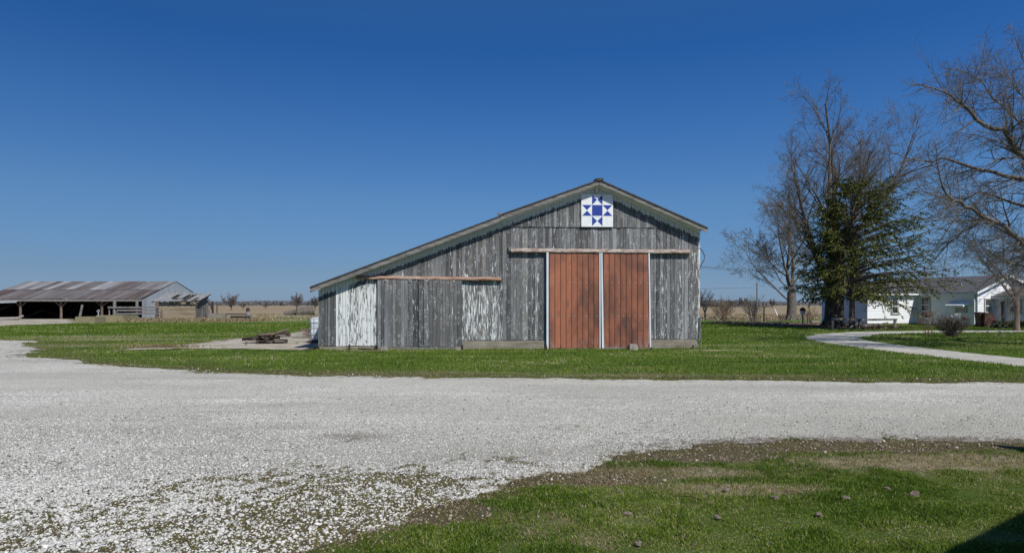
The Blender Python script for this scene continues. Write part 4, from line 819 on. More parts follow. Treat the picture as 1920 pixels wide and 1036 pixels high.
# utility pole with wires
Y=110; t=thing('utility_pole','thin grey utility pole in the field right of the barn','utility pole',(X_(1419.5,Y),Y,0)); mb=MB(); mb.tube([W(1419.5,588,Y),W(1419.5,529,Y)],[.16,.11],8); part('pole',mb,MAT['old_wood'],t)
mb=MB(); mb.bar(W(1413,533,Y),W(1426,533,Y),.1,.12); part('crossarm',mb,MAT['old_wood'],t)
for k,(p,q,lab) in enumerate(((W(1311,499,60),W(1600,508,130),'upper overhead wire running right from behind the barn'),(W(1311,501.5,60),W(1600,511,130),'second overhead wire just below the upper one'),(W(1311,541,60),W(1419.5,539,110),'lower overhead wire running from the barn to the utility pole'))):
    mb=MB(); n=12; mb.tube([(p[0]+(q[0]-p[0])*i/n,p[1]+(q[1]-p[1])*i/n,p[2]+(q[2]-p[2])*i/n-.4*math.sin(math.pi*i/n)*(k<2)) for i in range(n+1)],.014,4); single('overhead_wire',mb,MAT['wire'],lab,'wire',p)
# garden bits between barn and house
def posty(name,px,py0,py1,w,mat,label,cat,lean=0):
    x,Y=G(px,py1); zt=Z_(py0,Y); mb=MB(); mb.tube([(x,Y,-.1),(x+lean*.5,Y,zt*.5),(x+lean,Y,zt)],[w,w*.95,w*.85],8); return single(name,mb,MAT[mat],label,cat,(x,Y,0))
t=thing('clothesline_post','dark T-shaped clothesline post right of the brownish shrub','post',(*G(1432.5,602),0)); x,Y=G(1432.5,602)
mb=MB(); mb.tube([(x,Y,-.1),(x,Y,Z_(574.5,Y))],.07,8); part('post',mb,MAT['black_iron'],t); mb=MB(); mb.bar((X_(1423,Y),Y,Z_(574.5,Y)),(X_(1449,Y),Y,Z_(574,Y)),.09,.10); part('crossbar',mb,MAT['black_iron'],t)
posty('leaning_stake',1458,579,592,.1,'white_paint','short white leaning stake in the field near the grey tree','stake',-.45)
posty('leaning_stake',1401,581,592,.1,'white_paint','short white stake in the field behind the brownish shrub','stake',.15)
x,Y=G(1505,612.5); t=thing('bird_feeder','post with red-roofed bird feeder in the garden bed','bird feeder',(x,Y,0))
mb=MB(); mb.tube([(x,Y,-.1),(x,Y,Z_(589,Y))],.055,8); part('post',mb,MAT['old_wood'],t); z=Z_(589,Y); mb=MB(); mb.box(x-.13,x+.13,Y-.12,Y+.12,z,z+.26); part('box',mb,MAT['white_paint'],t)
mb=MB(); mb.prism([(x-.18,z+.26),(x+.18,z+.26),(x+.12,z+.45),(x,z+.52),(x-.12,z+.45)],Y-.17,Y+.17); part('roof',mb,MAT['red_paint'],t)
posty('wooden_post',1515,588,609,.07,'post_wood','bare brown post right of the bird feeder','post')
x,Y=G(1528,608); t=thing('stone_bench','small low stone bench in the garden bed','bench',(x,Y,0)); mb=MB(); mb.box(x-.35,x+.35,Y-.2,Y+.2,Z_(603.5,Y)-.02,Z_(601.5,Y)+.03); part('seat',mb,MAT['stone'],t); mb=MB(); mb.box(x-.12,x+.12,Y-.1,Y+.1,-.02,Z_(603.5,Y)-.025); part('pedestal',mb,MAT['stone'],t)
# rail fence
def rail_fence():
    t=thing('rail_fence','weathered split rail fence beneath the evergreens left of the house','fence',(*G(1640,616),0))
    Y=45.5
    for px in (1561,1611,1678): 
        mb=MB(); mb.box(X_(px,Y)-.07,X_(px,Y)+.07,Y-.07,Y+.07,-.05,Z_(596 if px<1600 else 598,Y)); part('post',mb,MAT['old_wood'],t)
    for a,b,za,zb in ((1559,1613,597,599),(1609,1681,599,598.5),(1611,1588,603,616),(1613,1664,612,605)):
        mb=MB(); mb.bar((X_(a,Y),Y-.09,Z_(za,Y)),(X_(b,Y),Y-.09,Z_(zb,Y)),.05,.11); part('rail',mb,MAT['old_wood'],t)
rail_fence()
# litter and rubble in the bed and brush heap
n=9000; xs,ys=scatter_area(60000,44,66,.27,.56,1.0); dd=sdf(bed,xs,ys); ok=dd>-.1; xs,ys=xs[ok][:n],ys[ok][:n]
stones('leaf_litter',xs,ys,RNG.uniform(.03,.13,len(xs)),'brown leaf litter and rubble strewn along the garden bed','leaf litter','litter',zf=0.0,flat=.7,rnd=RNG.random(len(xs)))
xs=RNG.normal(X_(1650,45),1.1,500); ys=RNG.normal(45.8,.35,500); blades('brush_heap',xs,ys,RNG.uniform(.15,.5,500),RNG.uniform(.02,.05,500),'heap of broken sticks under the rail fence','brush','litter',lean=1.4)
# ------------------------------------------------------------------ white house
HO=Vector((X_(1722,57),57,0)); an=math.atan2(1.4,5.0); house=thing('white_house','low white clapboard farmhouse with grey shingle roof','house',HO,an)
# local: x right along sunlit fronts, y back, origin at inner corner
def clap(mb,x0,y0,x1,y1,z0,z1,top=None):   # lapped boards on a vertical wall
    d=Vector((x1-x0,y1-y0,0)); L=d.length; d/=L; nn=Vector((d.y,-d.x,0)); pitch=.2; z=z0
    while z<z1-1e-4:
        zt=min(z+pitch,z1); a0,a1=0,L
        if top:
            r=[s for s in np.linspace(0,L,121) if top(s)>z]; 
            if not r: break
            a0,a1=r[0],r[-1]; r2=[s for s in np.linspace(0,L,121) if top(s)>zt]; b0,b1=(r2[0],r2[-1]) if r2 else ((a0+a1)/2,)*2
        else: b0,b1=a0,a1
        P=lambda s,o,zz: (x0+d.x*s+nn.x*o,y0+d.y*s+nn.y*o,zz)
        mb.add([P(a0,.035,z),P(a1,.035,z),P(b1,.008,zt),P(b0,.008,zt),P(a0,0,z),P(a1,0,z)],[(0,1,2,3),(4,5,1,0)]); z=zt
EZ=2.62
def rend(s,apex,w,e): return e+(apex-e)*(1-abs(s-w/2)/(w/2))
mb=MB()
clap(mb,-5.2,0,0,0,.15,EZ)                                                   # sunlit front, left block
clap(mb,-5.2,5.2,-5.2,0,.15,3.9,lambda s: rend(s,3.62,5.2,EZ))               # its left end
clap(mb,0,0,0,-5.2,.12,EZ)                                                   # shaded side of the wing
clap(mb,0,-5.2,1.75,-5.2,.12,4.0,lambda s: EZ+1.28*min(s,3)/3)               # gable of the wing, sunlit
clap(mb,1.75,-5.2,6.0,-5.2,2.3,4.0,lambda s: EZ+1.28*(min(s+1.75,6-s-1.75))/3)
clap(mb,1.75,-5.2,1.75,-11,.12,2.35)
clap(mb,1.75,-11,7.5,-11,.12,2.35)
mb.box(-5.15,0,.05,5.15,.1,EZ-.05); mb.box(.05,6,-5.15,6,.1,EZ-.05); mb.box(1.8,7.4,-10.95,-5.1,.1,2.3)
part('wall',mb,MAT['clap'],house,local=True)
mb=MB(); mb.box(-5.18,0.0,-.01,5,-.1,.15); mb.box(.01,6,-5.19,5,-.1,.12); mb.box(1.76,7.4,-10.9,-5.2,-.1,.12)
m=M('tan_foundation',.9,.2); m.col(m.ramp(m.noise(m.co((1,1,1)),6,4),[(.3,(.15,.11,.07)),(.7,(.3,.24,.16))])); part('foundation',mb,m.m,house,local=True)
def roof(pts,th=.08): 
    mb=MB(); n=len(pts); mb.add([p for p in pts]+[(a,b,c-th) for a,b,c in pts],[tuple(range(n)),tuple(range(2*n-1,n-1,-1))]+[(i,i+n,(i+1)%n+n,(i+1)%n) for i in range(n)]); return mb
RZ=3.98
for pts in ([(-.35,-5.55,EZ-.02),(3,-5.55,RZ),(3,6.3,RZ),(-.35,6.3,EZ-.02)],[(3,-5.55,RZ),(6.35,-5.55,EZ-.02),(6.35,6.3,EZ-.02),(3,6.3,RZ)],
            [(-5.5,-.35,EZ),(1.5,-.35,EZ),(1.5,2.6,3.68),(-5.5,2.6,3.68)],[(-5.5,2.6,3.68),(1.5,2.6,3.68),(1.5,5.5,EZ),(-5.5,5.5,EZ)],
            [(1.45,-11.3,2.3),(4.6,-11.3,3.28),(4.6,-5.24,3.28),(1.45,-5.24,2.3)],[(4.6,-11.3,3.28),(7.8,-11.3,2.3),(7.8,-5.24,2.3),(4.6,-5.24,3.28)]):
    part('roof',roof(pts),MAT['grey_roof'],house,local=True)
mb=MB(); mb.bar((-.33,-5.6,EZ-.1),(3,-5.6,RZ-.1),.04,.16); mb.bar((6.33,-5.6,EZ-.1),(3,-5.6,RZ-.1),.04,.16); mb.box(-.38,-.345,-5.5,-.4,EZ-.19,EZ-.06); mb.box(-5.5,-.4,-.4,-.355,EZ-.17,EZ-.04); mb.box(1.40,1.445,-11.2,-5.3,2.12,2.24)
part('fascia',mb,MAT['white_paint'],house,local=True)
mb=MB(); mb.box(-.36,.0,-5.5,-.36,EZ-.10,EZ-.07); mb.box(-5.5,-.36,-.34,0,EZ-.10,EZ-.07); part('soffit',mb,MAT['white_paint'],house,local=True)
def window(x0,y0,x1,y1,z0,z1,trim='white_paint',sash=True):
    d=Vector((x1-x0,y1-y0,0)); L=d.length; d/=L; nn=Vector((d.y,-d.x,0)); P=lambda s,o,zz:(x0+d.x*s+nn.x*o,y0+d.y*s+nn.y*o,zz)
    def bx(mb,s0,s1,za,zb,o0,o1): mb.add([P(s0,o0,za),P(s1,o0,za),P(s1,o0,zb),P(s0,o0,zb),P(s0,o1,za),P(s1,o1,za),P(s1,o1,zb),P(s0,o1,zb)],[(0,1,2,3),(4,5,6,7),(0,1,5,4),(1,2,6,5),(2,3,7,6),(3,0,4,7)])
    mb=MB(); bx(mb,-.09,0,z0-.02,z1+.1,0,.075); bx(mb,L,L+.09,z0-.02,z1+.1,0,.075); bx(mb,0,L,z1,z1+.1,0,.074); bx(mb,-.13,L+.13,z0-.08,z0-.02,0,.11)
    o=part('window',mb,MAT[trim],house,local=True)
    mb=MB(); bx(mb,0,L,z0-.02,z1,0,.05); part('pane',mb,MAT['glass'],o,local=True)
    mb=MB(); zm=(z0+z1)/2; bx(mb,.04,L-.04,zm-.03,zm+.03,.051,.066); bx(mb,0,.04,z0,z1,.051,.064); bx(mb,L-.04,L,z0,z1,.051,.064); bx(mb,.04,L-.04,z0-.02,z0+.03,.051,.066); part('sash',mb,MAT['white_paint'],o,local=True)
MAT['tan_trim']=simple('tan_trim',(.30,.28,.24),(.4,.38,.33),3,.7)
window(-2.75,0,-2.15,0,.95,2.1,'tan_trim'); window(0,-.35,0,-1.1,1.15,2.15,'tan_trim'); window(0,-3.6,0,-4.4,1.15,1.75,'tan_trim'); window(.85,-5.2,1.4,-5.2,1.1,2.05,'tan_trim'); window(1.75,-6.4,1.75,-7.3,1.1,2.1,'tan_trim')
mb=MB(); mb.add([(0,-3.2,2.02),(0,-4.75,2.02),(-.75,-4.75,1.62),(-.75,-3.2,1.62),(0,-3.2,1.98),(0,-4.75,1.98),(-.75,-4.75,1.5),(-.75,-3.2,1.5),(0,-3.2,1.7),(0,-4.75,1.7)],[(0,1,2,3),(4,7,6,5),(3,2,6,7),(0,3,7,4),(1,5,6,2),(8,4,7),(9,6,5)]); part('awning',mb,MAT['white_paint'],house,local=True)
mb=MB(); mb.tube([(-.06,-5.12,.15),(-.06,-5.12,EZ-.2)],.05,6); mb.tube([(.06,-5.28,.15),(.06,-5.28,EZ-.1)],.04,6); part('downspout',mb,MAT['white_paint'],house,local=True)
mb=MB(); mb.tube([(1.6,-6.0,.1),(1.6,-6.0,1.75)],.08,8); mb.tube([(1.6,-6.0,1.75),(1.6,-6.0,1.9)],.12,8); part('vent_pipe',mb,MAT['black_iron'],house,local=True)
mb=MB(); mb.tube([(1.1,-3,3.1),(1.1,-3,3.5)],.06,8); part('roof_vent',mb,MAT['galv'],house,local=True)
def hw(x,y,z=0): return (HO.x+x*math.cos(an)-y*math.sin(an),HO.y+x*math.sin(an)+y*math.cos(an),z)
def bin_(px,Y,w,h,mat,label):
    x=X_(px,Y); t=thing('wheeled_bin',label,'trash bin',(x,Y,0)); mb=MB(); a,b=w/2*.78,w/2
    mb.add([(x-a,Y-a,.04),(x+a,Y-a,.04),(x+a,Y+a,.04),(x-a,Y+a,.04),(x-b,Y-b,h),(x+b,Y-b,h),(x+b,Y+b,h),(x-b,Y+b,h)],[(3,2,1,0),(4,5,6,7),(0,1,5,4),(1,2,6,5),(2,3,7,6),(3,0,4,7)]); mb.box(x-b*.6,x-b*.2,Y-b-.01,Y-b+.05,h*.2,h*.45); part('body',mb,MAT[mat],t)
    mb=MB(); mb.prism([(x-b-.03,h+.003),(x+b+.03,h+.003),(x+b,h+.07),(x-b,h+.09)],Y-b-.04,Y+b+.05); part('lid',mb,MAT[mat],t)
    for s in (-1,1): mb=MB(); mb.tube([(x+s*(a-.02),Y+a,.12),(x+s*(a+.05),Y+a,.12)],.12,12); part('wheel',mb,MAT['black_iron'],t)
bin_(1840,50.5,.62,1.02,'brown_plastic','large brown wheeled trash bin at the corner of the house'); bin_(1849,50.2,.58,.98,'brown_plastic','second brown wheeled bin touching the first'); bin_(1857,51,.42,.75,'red_plastic','small dark red bin right of the brown bins')
# grills, lattice, hedge
def grill(px,Y,w,h,label):
    x=X_(px,Y); t=thing('barbecue_grill',label,'grill',(x,Y,0)); mb=MB(); n=10; vs=[];
    prof=[(.0,h*.62),(.28*w,h*.62),(.42*w,h*.7),(.45*w,h*.78),(.40*w,h*.93),(.22*w,h),(0,h)]
    for i in range(n): 
        for r,z in prof: vs.append((x+r*math.cos(i*6.283/n)*1.15,Y+r*math.sin(i*6.283/n)*.7,z))
    k=len(prof); mb.add(vs,[(i*k+j,((i+1)%n)*k+j,((i+1)%n)*k+j+1,i*k+j+1) for i in range(n) for j in range(k-1)]); part('lid',mb,MAT['black_iron'],t)
    
    for s in (-1,1): mb=MB(); mb.box(x+s*w*.65-w*.15,x+s*w*.65+w*.15,Y-.15,Y+.15,h*.68,h*.71); part('side_shelf',mb,MAT['galv'],t)
    for s in (-1,1): mb=MB(); mb.tube([(x+s*w*.25,Y,h*.66),(x+s*w*.38,Y,0)],.025,6); part('leg',mb,MAT['galv'],t)
grill(1737,53,.8,1.12,'large dark barbecue grill by the shaded wall behind the bushes'); grill(1810,51,.5,.78,'small low barbecue grill left of the brown bins')
x0,Y=X_(1768,46),46; mb=MB()
for i in range(9):
    a=i/8; mb.bar((x0+a*1.05,Y,.35+.28*a),(x0+a*1.05+.12,Y,.78+.36*a),.03,.03)
for z in (.35,.78): mb.bar((x0,Y+.03,z),(x0+1.2,Y+.03,z+.33),.04,.05)
mb.bar((x0+1.1,Y,0),(x0+1.15,Y,1.1),.05,.05); mb.bar((x0+.1,Y,0),(x0+.12,Y,.7),.05,.05); single('lattice_rail',mb,MAT['white_paint'],'tilted white slatted rail behind the dense low bush','railing',(x0,Y,0))
def hedge(px0,px1,Y,h,label):
    random.seed(81); a,b=X_(px0,Y),X_(px1,Y); n=2600; X=RNG.uniform(a,b,n); YY=RNG.uniform(Y-.35,Y+.35,n); Zz=RNG.uniform(.03,1,n)**.8*h*(.8+.3*fbm(X*1.5,YY,3)); s=RNG.uniform(.04,.09,n)
    o3=RNG.normal(0,1,(n,3,3))*s[:,None,None]; P=(np.stack([X,YY,Zz],1)[:,None,:]+o3).reshape(-1,3); P[:,2]=np.maximum(P[:,2],.01); mb=MB()
    o=bpy.data.objects.new('low_hedge',setmesh('low_hedge',P-np.array([(a+b)/2,Y,0]),np.arange(3*n).reshape(-1,3),MAT['needles'],{'rnd':np.repeat(RNG.random(n)*.5,3)})); link(o); o.location=((a+b)/2,Y,0); o['label']=label; o['category']='hedge'
hedge(1864,1930,47.5,.5,'low dark evergreen hedge along the house wall right of the bins')
# ------------------------------------------------------------------ open shed on the left
EY,RY,BY=76.0,84.0,92.0; SX1=-41.3; SX0=-59.6; ez,rz_=2.3,4.52
t=thing('open_cattle_shed','long open-fronted shed with rust-streaked metal roof','shed',((SX0+SX1)/2,RY,0))
mb=MB(); n=20; w=(SX1-SX0)/n; random.seed(3)
for i in range(n):
    a,b=SX0+i*w,SX0+(i+1)*w-.02; r0=random.random()
    for (ya,za,yb,zb,rr) in ((EY,ez,80,(ez+rz_)/2,r0*.55),(79.9,(ez+rz_)/2+.01,RY,rz_,.2+.8*random.random())): mb.add([(a,ya,za+random.uniform(-.03,.02)),(b,ya,za+random.uniform(-.03,.02)),(b,yb,zb),(a,yb,zb)],[(0,1,2,3)],rnd=rr)
    mb.add([(a,BY,ez),(b,BY,ez),(b,RY,rz_),(a,RY,rz_)],[(3,2,1,0)],rnd=r0*.6)
part('roof',mb,MAT['rust_roof'],t)
mb=MB(); mb.box(SX0,SX1,EY+.02,EY+.08,ez-.28,ez-.05); part('eave_beam',mb,MAT['old_wood'],t)
m=M('shade_blue_metal',.6,.4); m.col(m.ramp(m.noise(m.co((1,2,.3)),1,4),[(.3,(.24,.28,.31)),(.7,(.38,.42,.45))])); PB=m.m  # bluish shade of the gable end put into the pale metal colour
mb=MB(); mb.add([(SX1-.05,EY+.3,0),(SX1-.05,EY+.3,ez-.1),(SX1-.05,RY,rz_-.08),(SX1-.05,BY-.2,ez-.1),(SX1-.05,BY-.2,0)],[(0,1,2,3,4)]); part('end_wall',mb,PB,t,'pale metal gable end with bluish shade in its colour')
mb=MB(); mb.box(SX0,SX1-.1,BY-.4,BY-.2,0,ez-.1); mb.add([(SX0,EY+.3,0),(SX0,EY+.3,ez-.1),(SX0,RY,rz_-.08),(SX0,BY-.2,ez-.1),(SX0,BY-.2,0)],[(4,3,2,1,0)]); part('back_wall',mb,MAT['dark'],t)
mb=MB(); mb.box(SX0,SX1-.1,EY+2.5,BY-.5,-.02,.02); part('shade_floor',mb,MAT['dark'],t)  # floor coloured near-black for the shade under the roof
for px in (55,130,205):
    x=X_(px,78); mb=MB(); mb.tube([(x,EY+.6,0),(x,EY+.6,ez-.15)],.13,8); ps=part('post',mb,MAT['post_wood'],t)
    for s in (-1,1): mb=MB(); mb.bar((x,EY+.6,ez-.95),(x+s*.75,EY+.6,ez-.2),.09,.09); part('brace',mb,MAT['post_wood'],ps)
mb=MB(); mb.box(SX1-1.6,SX1-.2,EY+1.5,EY+1.6,.7,1.5); part('red_panel',mb,MAT['red_paint'],t)
mb=MB(); Y=76.0; mb.add([(X_(-60,Y),Y-.4,Z_(569,Y)),(X_(34,Y),Y-.4,Z_(566,Y)),(X_(34,Y),Y+.3,Z_(562,Y)),(X_(-60,Y),Y+.3,Z_(564,Y))],[(0,1,2,3)]); mb.bar((X_(-60,Y),Y-.42,Z_(569,Y)),(X_(36,Y),Y-.42,Z_(566,Y)),.05,.12); part('canopy_sheet',mb,MAT['galv'],t)
# fence rails right of the shed
t=thing('board_fence','grey board fence joining the open shed to the ruined shed','fence',(X_(250,70),70,0)); Y=70
for px,py,r in ((205,574,.08),(215,562,.17),(220,576,.07),(257,563,.16),(295,564,.15),(303,581,.1)):
    mb=MB(); mb.tube([(X_(px,Y),Y,-.05),(X_(px,Y),Y,Z_(py,Y))],[r,r*.9],8); part('post',mb,MAT['old_wood'] if px<290 else MAT['post_wood'],t)
for a,b,za,zb in ((204,300,576,576),(222,300,581.5,581.5),(222,303,588,587)):
    mb=MB(); mb.bar((X_(a,Y),Y-.18,Z_(za,Y)),(X_(b,Y),Y-.18,Z_(zb,Y)),.05,.17); part('rail',mb,MAT['old_wood'],t)
# troughs
def trough(px0,px1,pyb,pyt,dep,label):
    Y=H*F/(pyb-HY); x0,x1=X_(px0,Y),X_(px1,Y); z=Z_(pyt,Y); mb=MB(); w=.14; mb.box(x0,x1,Y,Y+w,-.05,z); mb.box(x0,x1,Y+dep-w,Y+dep,-.05,z); mb.box(x0,x0+w,Y+w,Y+dep-w,-.05,z-.002); mb.box(x1-w,x1,Y+w,Y+dep-w,-.05,z-.002); mb.box(x0+w,x1-w,Y+w,Y+dep-w,-.05,.15)
    return single('concrete_trough',mb,MAT['moss_concrete'],label,'trough',((x0+x1)/2,Y,0))
trough(141,178,606,593.5,1.6,'mossy yellow concrete water trough nearest the leaning post'); trough(180,231,603,591,2.4,'longer mossy concrete trough behind the hand pump')
t0=posty('leaning_post',147.5,571,605.5,.11,'old_wood','grey post leaning right at the front trough','post',.33)
x,Y=G(184.5,605); t=thing('yard_hydrant','grey yard hydrant with curved head before the troughs','hydrant',(x,Y,0)); mb=MB(); mb.tube([(x,Y,-.05),(x,Y,Z_(583,Y))],.05,8); part('pipe',mb,MAT['galv'],t); mb=MB(); z=Z_(582,Y); mb.tube([(x-.13,Y,z-.1),(x-.08,Y,z+.02),(x+.02,Y,z+.06),(x+.12,Y,z-.03)],.045,8); part('head',mb,MAT['galv'],t)
mb=MB(); x,Y=G(0,600.5); mb.tube([(x-2,Y,.15),(x+.2,Y,.15),(x+1.9,Y,.22),(x+2.4,Y,.5)],[.2,.2,.17,.1],8); single('fallen_log',mb,MAT['stone'],'pale fallen log on the concrete at the far left','log',(x,Y,0))
# ruined shed
t=thing('ruined_shed','small collapsing shed with broken roof sheets right of the open shed','shed',(X_(330,71),71,0)); Ya,Yb=70.5,73.3; xa,xb=X_(291,Ya),X_(367,Ya); zf,zb=2.02,2.80
m=M('tan_boards',.9,.2); nn=m.noise(m.co((.5,.5,6)),1,6,.6); cc=m.ramp(nn,[(.35,(.19,.15,.10)),(.65,(.36,.30,.21))]); m.col(cc); m.bump(nn,.5,.02)
mb=MB()
for i in range(9): z=.0+i*.215; mb.box(xa+random.uniform(0,.12),xb-random.uniform(0,.05),Ya-random.uniform(0,.02),Ya+.04,z,z+.20)
part('front_wall',mb,m.m,t)
mb=MB(); y_=Ya+.05
while y_<Yb: zt=zf+(zb-zf)*(y_-Ya)/(Yb-Ya)-.08-random.uniform(0,.15); mb.box(xb-.06,xb-random.uniform(0,.03)+.02,y_,y_+.19,.05,zt,rnd=random.random(),pnt=.3,ev=9,ex=.5); y_+=.21
part('side_wall',mb,MAT['boards_ruin'],t)
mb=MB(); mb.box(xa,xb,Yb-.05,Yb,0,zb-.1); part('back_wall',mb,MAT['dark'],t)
mb=MB(); sl=lambda y: zf+(zb-zf)*(y-Ya)/(Yb-Ya)
for i in range(9): x=xa-.2+(xb-xa+.5)*i/8; mb.bar((x,Ya-.35,sl(Ya-.35)-.05),(x,Yb+.1,sl(Yb+.1)-.05),.05,.1)
for j in range(8): y_=Ya-.3+j*.42; mb.bar((xa-.2+ (0 if j%3 else .6),y_,sl(y_)+.03),(xb+.3,y_,sl(y_)+.03),.12,.025)
part('rafters',mb,MAT['old_wood'],t)
mb=MB()
for (u0,u1,v0,v1) in ((0,.30,-.12,1.05),(.30,.36,-.12,.3),(.36,.5,-.1,.1),(.42,.55,.3,.95),(.5,.62,-.1,.18),(.74,.84,-.1,.85),(.84,.93,.35,.9),(.93,1.02,.0,1.05),(.6,.7,.8,1.05),(.3,.8,.97,1.05)):
    p=lambda u,v:(xa-.25+(xb-xa+.6)*u,Ya+(Yb-Ya)*v,sl(Ya+(Yb-Ya)*v)+.07+random.uniform(0,.03)); mb.add([p(u0,v0),p(u1,v0),p(u1,v1),p(u0,v1)],[(0,1,2,3)])
part('roof_sheet',mb,simple('old_grey_sheet',(.15,.15,.145),(.30,.31,.31),4,.8),t)
mb=MB(); mb.box(xa,xb,Ya+.05,Yb-.1,1.2,1.3); part('loft_shade',mb,MAT['dark'],t)  # near-black sheet paints the shade seen through the roof holes
# remains right of it
def stick(name,px,py0,Y,r,mat,label,cat='post',lean=0):
    x=X_(px,Y); mb=MB(); mb.tube([(x,Y,-.05),(x+lean,Y,Z_(py0,Y))],[r,r*.85],7); return single(name,mb,MAT[mat],label,cat,(x,Y,0))
t=thing('collapsed_frame','remains of a timber frame against the ruined shed','frame',(X_(396,71),71,0)); Y=71.5; mb=MB()
mb.bar((X_(389,Y),Y,Z_(561,Y)),(X_(399,Y),Y,Z_(566,Y)),.1,.15); mb.bar((X_(391,Y),Y+.3,Z_(570,Y)),(X_(397,Y),Y+.1,Z_(579,Y)),.1,.2); part('beam',mb,MAT['old_wood'],t)
mb=MB(); mb.bar((X_(399,Y),Y,0),(X_(398.5,Y),Y,Z_(565,Y)),.16,.16); part('post',mb,MAT['black_iron'],t); mb=MB(); mb.bar((X_(391,Y),Y,0),(X_(392,Y),Y,Z_(577,Y)),.12,.12); part('post',mb,MAT['old_wood'],t)
stick('rusty_post',407,573,78,.11,'post_wood','short orange-brown post in the weeds right of the ruined shed')
Y=69; mb=MB(); mb.box(X_(392,Y),X_(423,Y),Y,Y+.3,0,Z_(587,Y)); single('concrete_wall',mb,MAT['concrete'],'low broken concrete wall right of the ruined shed','wall',(X_(408,Y),Y,0))
mb=MB(); mb.box(X_(428,Y),X_(467,Y),Y+.5,Y+.9,0,Z_(592,Y)); single('concrete_wall',mb,MAT['concrete'],'low concrete wall below the dark beam in the weeds','wall',(X_(448,Y),Y,0))
plank((X_(422,Y),Y+.3,Z_(588.5,Y)),(X_(466,Y),Y+.3,Z_(588.5,Y)),.25,.1,'black_iron','long dark beam lying on the low concrete wall','dark_beam','beam')
x=X_(465.5,68); Y=68; t=thing('old_pump','old dark hand pump standing on the concrete right of the ruined shed','pump',(x,Y,0)); mb=MB(); mb.tube([(x,Y,0),(x,Y,.95),(x,Y,1.0)],[.24,.22,.12],10); part('body',mb,MAT['old_wood'],t,smooth=True)
mb=MB(); mb.tube([(x,Y,1.0),(x,Y,1.2),(x-.02,Y,1.42)],[.15,.16,.07],8); part('head',mb,MAT['black_iron'],t); mb=MB(); mb.bar((x-.2,Y+.1,.3),(x-.2,Y+.1,1.3),.1,.1); part('handle',mb,MAT['black_iron'],t); mb=MB(); mb.bar((x+.05,Y-.2,.55),(x+.35,Y-.2,.0),.1,.14); part('spout',mb,MAT['black_iron'],t)
# dead grass around
xs=np.concatenate([RNG.uniform(X_(232,66),X_(475,66),9000),RNG.uniform(X_(300,64),X_(520,64),3000)]); ys=np.concatenate([RNG.uniform(64.5,70.3,9000),RNG.uniform(66,71,3000)])
hh=RNG.uniform(.12,.5,len(xs))*(.3+1.1*fbm(xs*.8,ys*.8,3))*ss(X_(520,66),X_(455,66),xs)
blades('dead_weeds',xs,ys,np.maximum(hh,.06),RNG.uniform(.03,.06,len(xs)),'tall tan dead weeds around the ruined shed','dead grass','straw',lean=.9)
c=G(300,652); xs=RNG.normal(c[0],.75,900); ys=RNG.normal(c[1],.35,900); blades('straw_heap',xs,ys,RNG.uniform(.05,.22,900),RNG.uniform(.015,.03,900),'small heap of tan straw at the left tip of the concrete','straw','straw',rnd=RNG.random(900)*.7,lean=1.8)
xs=RNG.uniform(-60,80,26000); ys=RNG.uniform(72,112,26000); hh=RNG.uniform(.08,.3,26000); ok=((xs/ys>X_(1310,1))&(xs/ys<X_(1560,1)))|((xs/ys>X_(480,1))&(xs/ys<X_(600,1)))
xs,ys,hh=xs[ok],ys[ok],hh[ok]; blades('rough_grass',xs,ys,hh,RNG.uniform(.05,.1,len(xs)),'rough tan grass at the edge of the stubble field','dead grass','straw',lean=1.0)
# logs
def log(p,q,r,label):
    mb=MB(); p=Vector(p);q=Vector(q); n=6; mb.tube([tuple(p.lerp(q,i/n)+Vector((0,0,random.gauss(0,.04)))) for i in range(n+1)],[r*random.uniform(.9,1.1) for _ in range(n+1)],10); single('felled_log',mb,MAT['bark'],label,'log',(p.x,p.y,0),'felled logs beyond the lawn')
Y=100; log((X_(555,Y),Y,.55),(X_(585,Y),Y+1,.75),.75,'thickest felled log at the right of the log pile'); log((X_(532,Y),Y,.25),(X_(554,Y),Y+.6,.6),.38,'thin pale log left of the thick log'); log((X_(540,Y),Y+1.2,.3),(X_(560,Y),Y+1,.5),.42,'log lying behind the thin pale log'); 
Y=96; mb=MB(); mb.box(X_(498,Y),X_(640,Y),Y,Y+3,-.05,.1); single('concrete_pad',mb,MAT['slab'],'long pale concrete strip in front of the log pile','slab',(X_(560,Y),Y,0))
# ------------------------------------------------------------------ clods, stones and twigs lying in the near lawn
def clod(px,py,s,label,mat='clod',name='dirt_clod'):
    x,Y=G(px,py); me=MB(); zl=float(lawnz(np.array([x]),np.array([Y]))[0]); random.seed(int(px)); bm=[]; n=7
    for i,(z,rr) in enumerate(((0,.8),(.35,1.05),(.8,.75),(1.05,.25))):
        for j in range(n): a=j*6.283/n; k=rr*random.uniform(.45,1.3); bm.append((x+s*k*math.cos(a)*1.2,Y+s*k*math.sin(a)*.8,s*z*.95*random.uniform(.7,1.2)+zl+.012))
    me.add(bm,[(i*n+j,i*n+(j+1)%n,(i+1)*n+(j+1)%n,(i+1)*n+j) for i in range(3) for j in range(n)]+[tuple(3*n+j for j in range(n))]); single(name,me,MAT[mat],label,'clod',(x,Y,0))
for a in ((1452,943,.035,'brown clod in the near grass left of the pair of pale clods'),(1584,941,.035,'rounded grey-brown clod in the middle of the near grass'),(1663,924,.03,'narrow upright clod left of the largest clod'),(1714,934,.045,'largest pale clod on the right of the near grass'),(1177,970,.028,'small orange-tinted clod among the near grass'),(1196,1027,.03,'pale stone at the bottom edge of the near grass'),(1361,925,.03,'dark clod at the edge of the tan bare patch'),(1345,975,.03,'dark clod below the long dry stem'),(1536,972,.03,'dark clod low in the near grass'),(1162,929,.02,'small dark clod at the left of the near grass')): clod(*a)
